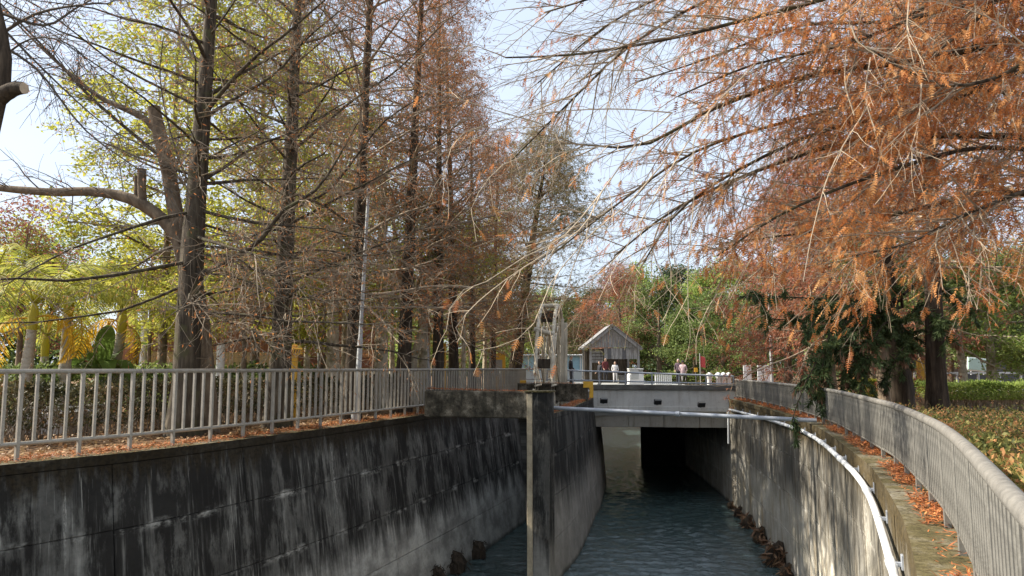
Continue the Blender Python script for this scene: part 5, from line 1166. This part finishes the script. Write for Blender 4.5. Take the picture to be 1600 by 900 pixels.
# pale blue kiosk far left behind the wheel
M['blueglass'] = m_plain('pale_blue_panels', (.30, .46, .52), .3, 0, .15, 2, 0)
t = thing('blue_kiosk', 'long low pale blue kiosk behind the waterwheel', 'kiosk', (pxX(890, 72), 72, BANK)); xa, xb = pxX(812, 72), pxX(975, 72)
MB().bev(((xa + xb) / 2, 73, BANK + .6), (xb - xa, 2, 1.2), 0, .02).obj('base_wall', M['conc_lt'], t); MB().bev(((xa + xb) / 2, 73, BANK + 2.75), (xb - xa + .3, 2.6, .12), 0, .03).obj('roof', M['white'], t)
npn = 12
for i in range(npn):
    x = xa + (xb - xa) * (i + .5) / npn; MB().bev((x, 72.1, BANK + 1.95), ((xb - xa) / npn - .12, .05, 1.45), 0, .01).obj('window_panel', M['blueglass'], t); MB().bev((x + (xb - xa) / npn / 2, 72.1, BANK + 1.95), (.08, .1, 1.5), 0, .01).obj('mullion', M['white'], t)

# ------------------------------------------------------------------ white fence, house and glass box at right rear
t = thing('white_fence', 'white post and rail fence along the rear of the right bank', 'fence', at(1520, 42)); Yf = 42.0; xa, xb = pxX(1428, Yf), pxX(1700, Yf)
MB().bar((xa, Yf, BANK + 1.22), (xb, Yf, BANK + 1.22), .11, .11).obj('top_rail', M['white'], t); MB().bar((xa, Yf, BANK + .22), (xb, Yf, BANK + .22), .06, .06).obj('bottom_rail', M['white'], t)
M['dkglass'] = m_plain('dark_glazed_panel', (.10, .105, .11), .25, 0, .2, 2, 0)
x = xa; i = 0
while x < xb:
    MB().bev((x, Yf - .01, BANK + .62), (.09, .10, 1.22), 0, .01).obj('post', M['white'], t)
    if x > pxX(1480, Yf): MB().bev((x + .58, Yf + .02, BANK + .70), (1.06, .03, .86), 0, .005).obj('panel', M['dkglass'], t)
    x += 1.2
hs = thing('brown_house', 'low brown-roofed house behind the white fence', 'house', at(1445, 62)); c = hs.location
M['roofbrown'] = m_plain('brown_roof', (.22, .13, .10), .8, 0, .2, 3, .1); M['plum'] = m_plain('brown_wall', (.25, .17, .14), .8, 0, .15, 2, .05)
MB().bev((c.x + 3, 64, BANK + 1.3), (11, 4, 2.6), 0, .03).obj('wall', M['plum'], hs)
mb = MB(); X0, X1, Y0, Y1, z0, z1 = c.x - 3, c.x + 9, 61.4, 66.6, BANK + 2.55, BANK + 3.8
mb.add([(X0, Y0, z0), (X1, Y0, z0), (X1, Y1, z0), (X0, Y1, z0), (X0 + 2, 64, z1), (X1 - 2, 64, z1)], [[0, 1, 5, 4], [2, 3, 4, 5], [3, 2, 1, 0]], [[1, 2, 5], [3, 0, 4]]); mb.obj('roof', M['roofbrown'], hs)
for i in range(4): MB().bev((c.x - .6 + i * 2.4, 61.98, BANK + 1.5), (1.3, .08, 1.1), 0, .01).obj('window', M['dkglass'], hs)
t = thing('green_glass_box', 'tilted pale green glass board above the white fence', 'board', at(1530, 47)); c = t.location; M['paleg'] = m_plain('pale_green_glass', (.40, .55, .48), .25, 0, .1, 2, 0)
MB().bev((c.x, 47, BANK + 1.72), (1.15, .08, .75), 0, .02, ry=.1).obj('glass', M['paleg'], t); MB().bev((c.x, 47.04, BANK + 1.72), (1.25, .06, .85), 0, .01, ry=.1).obj('frame', M['white'], t)
for s in (-.4, .4): MB().bar((c.x + s, 47.05, BANK), (c.x + s, 47.05, BANK + 1.4), .06, .06).obj('leg', M['white'], t)

# ------------------------------------------------------------------ clumps of drifted palm debris at the wall foot, drain holes
def debris(label, Y, sc, seed):
    g = np.random.default_rng(seed); x = RW.X(Y) - .14; root = thing('debris_clump', label, 'debris', (x, Y, 0), 'drifted debris along the foot of the beige wall'); n = int(170 * sc)
    th = g.uniform(0, 2 * math.pi, n); ph = np.abs(g.normal(size=n)) * .5
    rr = (.30 + .14 * g.random(n)) * sc
    o = np.column_stack([x + np.abs(np.cos(th)) * -rr * .8, Y + np.sin(th) * rr, -.05 + sc * .75 * g.random(n) ** 1.3])
    d = np.column_stack([g.normal(size=n) * .5 - .2, g.normal(size=n) * .7, g.normal(size=n) * .5 - .3]); V, F, TT = blades(o, d, .38 * sc * (.5 + g.random(n)), .075 * sc * (.5 + g.random(n)), g.random(n), g)
    mk('fibres', V, F, M['deadpine'], root, tint=TT, kind='stuff')
    mb_ = MB(); K = 8; mb_.tube([(x + .02, Y, -.2), (x - .10, Y, .1), (x - .10, Y, .4 * sc), (x + .05, Y, .72 * sc)], [.30 * sc, .36 * sc, .28 * sc, .08 * sc], 9); mb_.obj('core', M['bark_d'], root, True)
for Y, sc, lab in ((25.4, 1.05, 'largest brown clump of drifted fronds at the beige wall foot'), (28.6, .8, 'second nearest brown debris clump at the beige wall foot'), (31.2, .7, 'brown debris clump third from the camera at the beige wall foot'), (33.4, .6, 'pale ragged debris clump close to the bridge at the wall foot'), (23.9, .6, 'small debris clump nearest the camera at the beige wall foot'), (35.4, .45, 'smallest debris clump under the bridge edge')):
    debris(lab, Y, sc, int(Y * 10))
for i, (Y, sc) in enumerate(((19.2, .5), (22.2, .75), (23.4, .8), (24.8, .95), (26.6, .85))):
    x = LW.X(Y); s_ = LW.sY(Y); p_, t_, n_ = LW.at(s_); c = p_[0] + n_[0] * .78; g = np.random.default_rng(400 + i)
    m = MB().tube([(c[0] - n_[0, 0] * .15, c[1], -.1), (c[0] + n_[0, 0] * .02, c[1], .1), (c[0] + n_[0, 0] * .05, c[1] + .03, .18 * sc + .1), (c[0] + n_[0, 0] * .04, c[1] + .03, .32 * sc + .1), (c[0] - n_[0, 0] * .1, c[1] + .05, .46 * sc + .1)], [.30 * sc, .36 * sc, .32 * sc, .22 * sc, .06], 11, False)
    m.V[0] = m.V[0] + g.normal(size=m.V[0].shape) * .035 * sc
    q = np.array(m.V[0]); d = g.normal(size=(240, 3)) * [1, 1, .6] - [0, 0, .6]; bl_ = blades(q[g.integers(0, len(q), 240)] + g.normal(size=(240, 3)) * .04, d, .22 * sc * (.5 + g.random(240)), .03 * np.ones(240), g.random(240), g); m.add(bl_[0], bl_[1])
    o = m.obj('dark_rootstock', M['bark_d'], smooth=False)
    tag(o, ['small dark growth nearest the camera at the black wall foot', 'dark round growth second from the camera at the black wall foot', 'dark round growth third along the black wall foot', 'tallest dark growth at the black wall foot', 'dark growth farthest along the black wall foot'][i], 'growth', 'dark growths at the foot of the black wall')

# ------------------------------------------------------------------ trees beyond the bridge and far woods
GF = 'trees beyond the bridge'
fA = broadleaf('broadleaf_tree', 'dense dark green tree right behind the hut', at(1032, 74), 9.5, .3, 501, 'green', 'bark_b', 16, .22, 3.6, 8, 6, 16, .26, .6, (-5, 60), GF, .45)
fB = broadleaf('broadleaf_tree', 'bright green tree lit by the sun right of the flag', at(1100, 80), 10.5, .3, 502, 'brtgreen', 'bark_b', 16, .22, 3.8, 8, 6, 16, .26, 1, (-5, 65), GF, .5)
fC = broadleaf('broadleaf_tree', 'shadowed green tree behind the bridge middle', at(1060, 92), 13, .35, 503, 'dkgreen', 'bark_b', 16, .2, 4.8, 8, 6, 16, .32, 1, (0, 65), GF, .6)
for base, px, Y, rz, sc, lab in ((fB, 1000, 100, 1, 1.3, 'yellow-green tree rising behind the hut roof'), (fC, 985, 110, 2, 1.05, 'tall dark tree on the skyline behind the hut'), (fA, 1085, 70, 3, .75, 'small leafy tree with pale trunk behind the flag'), (fA, 1130, 66, 4, .8, 'leafy tree just left of the white hoarding'),
        (fB, 1150, 78, 5, 1.1, 'green tree behind the white hoarding'), (fC, 1120, 105, .5, 1.1, 'dark tree on the skyline right of the bridge middle'), (fA, 1190, 62, 1.2, .85, 'low green tree behind the thin white lamp post'), (fC, 1215, 90, 2.2, 1.0, 'dark tree behind the salmon-rust cypresses'), (fA, 1255, 64, 3.2, .9, 'green tree behind the far right railing'),
        (fC, 1300, 85, 4.2, 1.0, 'dark tree deep behind the dark pine'), (fA, 1345, 60, 5.2, 1., 'green tree seen under the drooping pine boughs'), (fC, 1400, 80, .3, 1., 'dark tree behind the brown-roofed house'), (fB, 1440, 72, 1.3, .9, 'bright green tree over the brown roof'), (fA, 1485, 55, 2.3, .9, 'green tree behind the bent grey trunk'),
        (fC, 1530, 70, 3.3, .95, 'dark tree behind the pale green glass board'), (fB, 1580, 56, 4.3, .85, 'bright green tree behind the swollen grey trunk'), (fA, 1640, 50, 5.3, 1., 'green tree at the right edge behind the white fence'), (fC, 1600, 90, .9, 1.1, 'tall dark tree at the right rear'),
        (fC, 930, 120, 2.6, 1.0, 'dark tree on the skyline left of the hut'), (fA, 890, 88, 1.9, .95, 'dull green tree behind the waterwheel'), (fB, 850, 96, 2.9, 1.0, 'green tree behind the blue kiosk'), (fC, 800, 84, 3.9, .95, 'dark tree behind the stout cypress by the bridge'), (fB, 745, 70, .2, .9, 'green tree behind the third lamp post'), (fB, 690, 62, 1.1, .8, 'bright tree behind the flat-topped yellow post'), (fB, 620, 56, 2.1, .8, 'green tree behind the forked pale trunk'), (fB, 560, 60, 3.1, .85, 'bright tree behind the end of the striped building')):
    copy_tree(base, at(px, Y), rz, sc, lab)
# far woods: one mass
g = np.random.default_rng(600); N = 42000
a = g.uniform(-1.05, 1.05, N); Rr_ = 150 + g.normal(size=N) * 5; hmax = 9 + 3 * np.sin(a * 17) + 2.2 * np.sin(a * 41 + 1) + 1.2 * np.sin(a * 90); hz = hmax * (1 - g.random(N) ** 1.8)
o = np.column_stack([np.sin(a) * Rr_, np.cos(a) * Rr_, BANK + hz]); d = g.normal(size=(N, 3)); tint = np.clip(.45 + .3 * np.sin(a * 60) * np.sin(hz * .8) + g.normal(size=N) * .2, 0, 1)
V, F, TT = blades(o, d, 1.5 * (.6 + .8 * g.random(N)), 1.0 * (.6 + .8 * g.random(N)), tint, g)
o = mk('far_woods', V, F, M['green'], tint=TT); tag(o, 'distant belt of green woods closing the view behind everything', 'woods', kind='stuff')
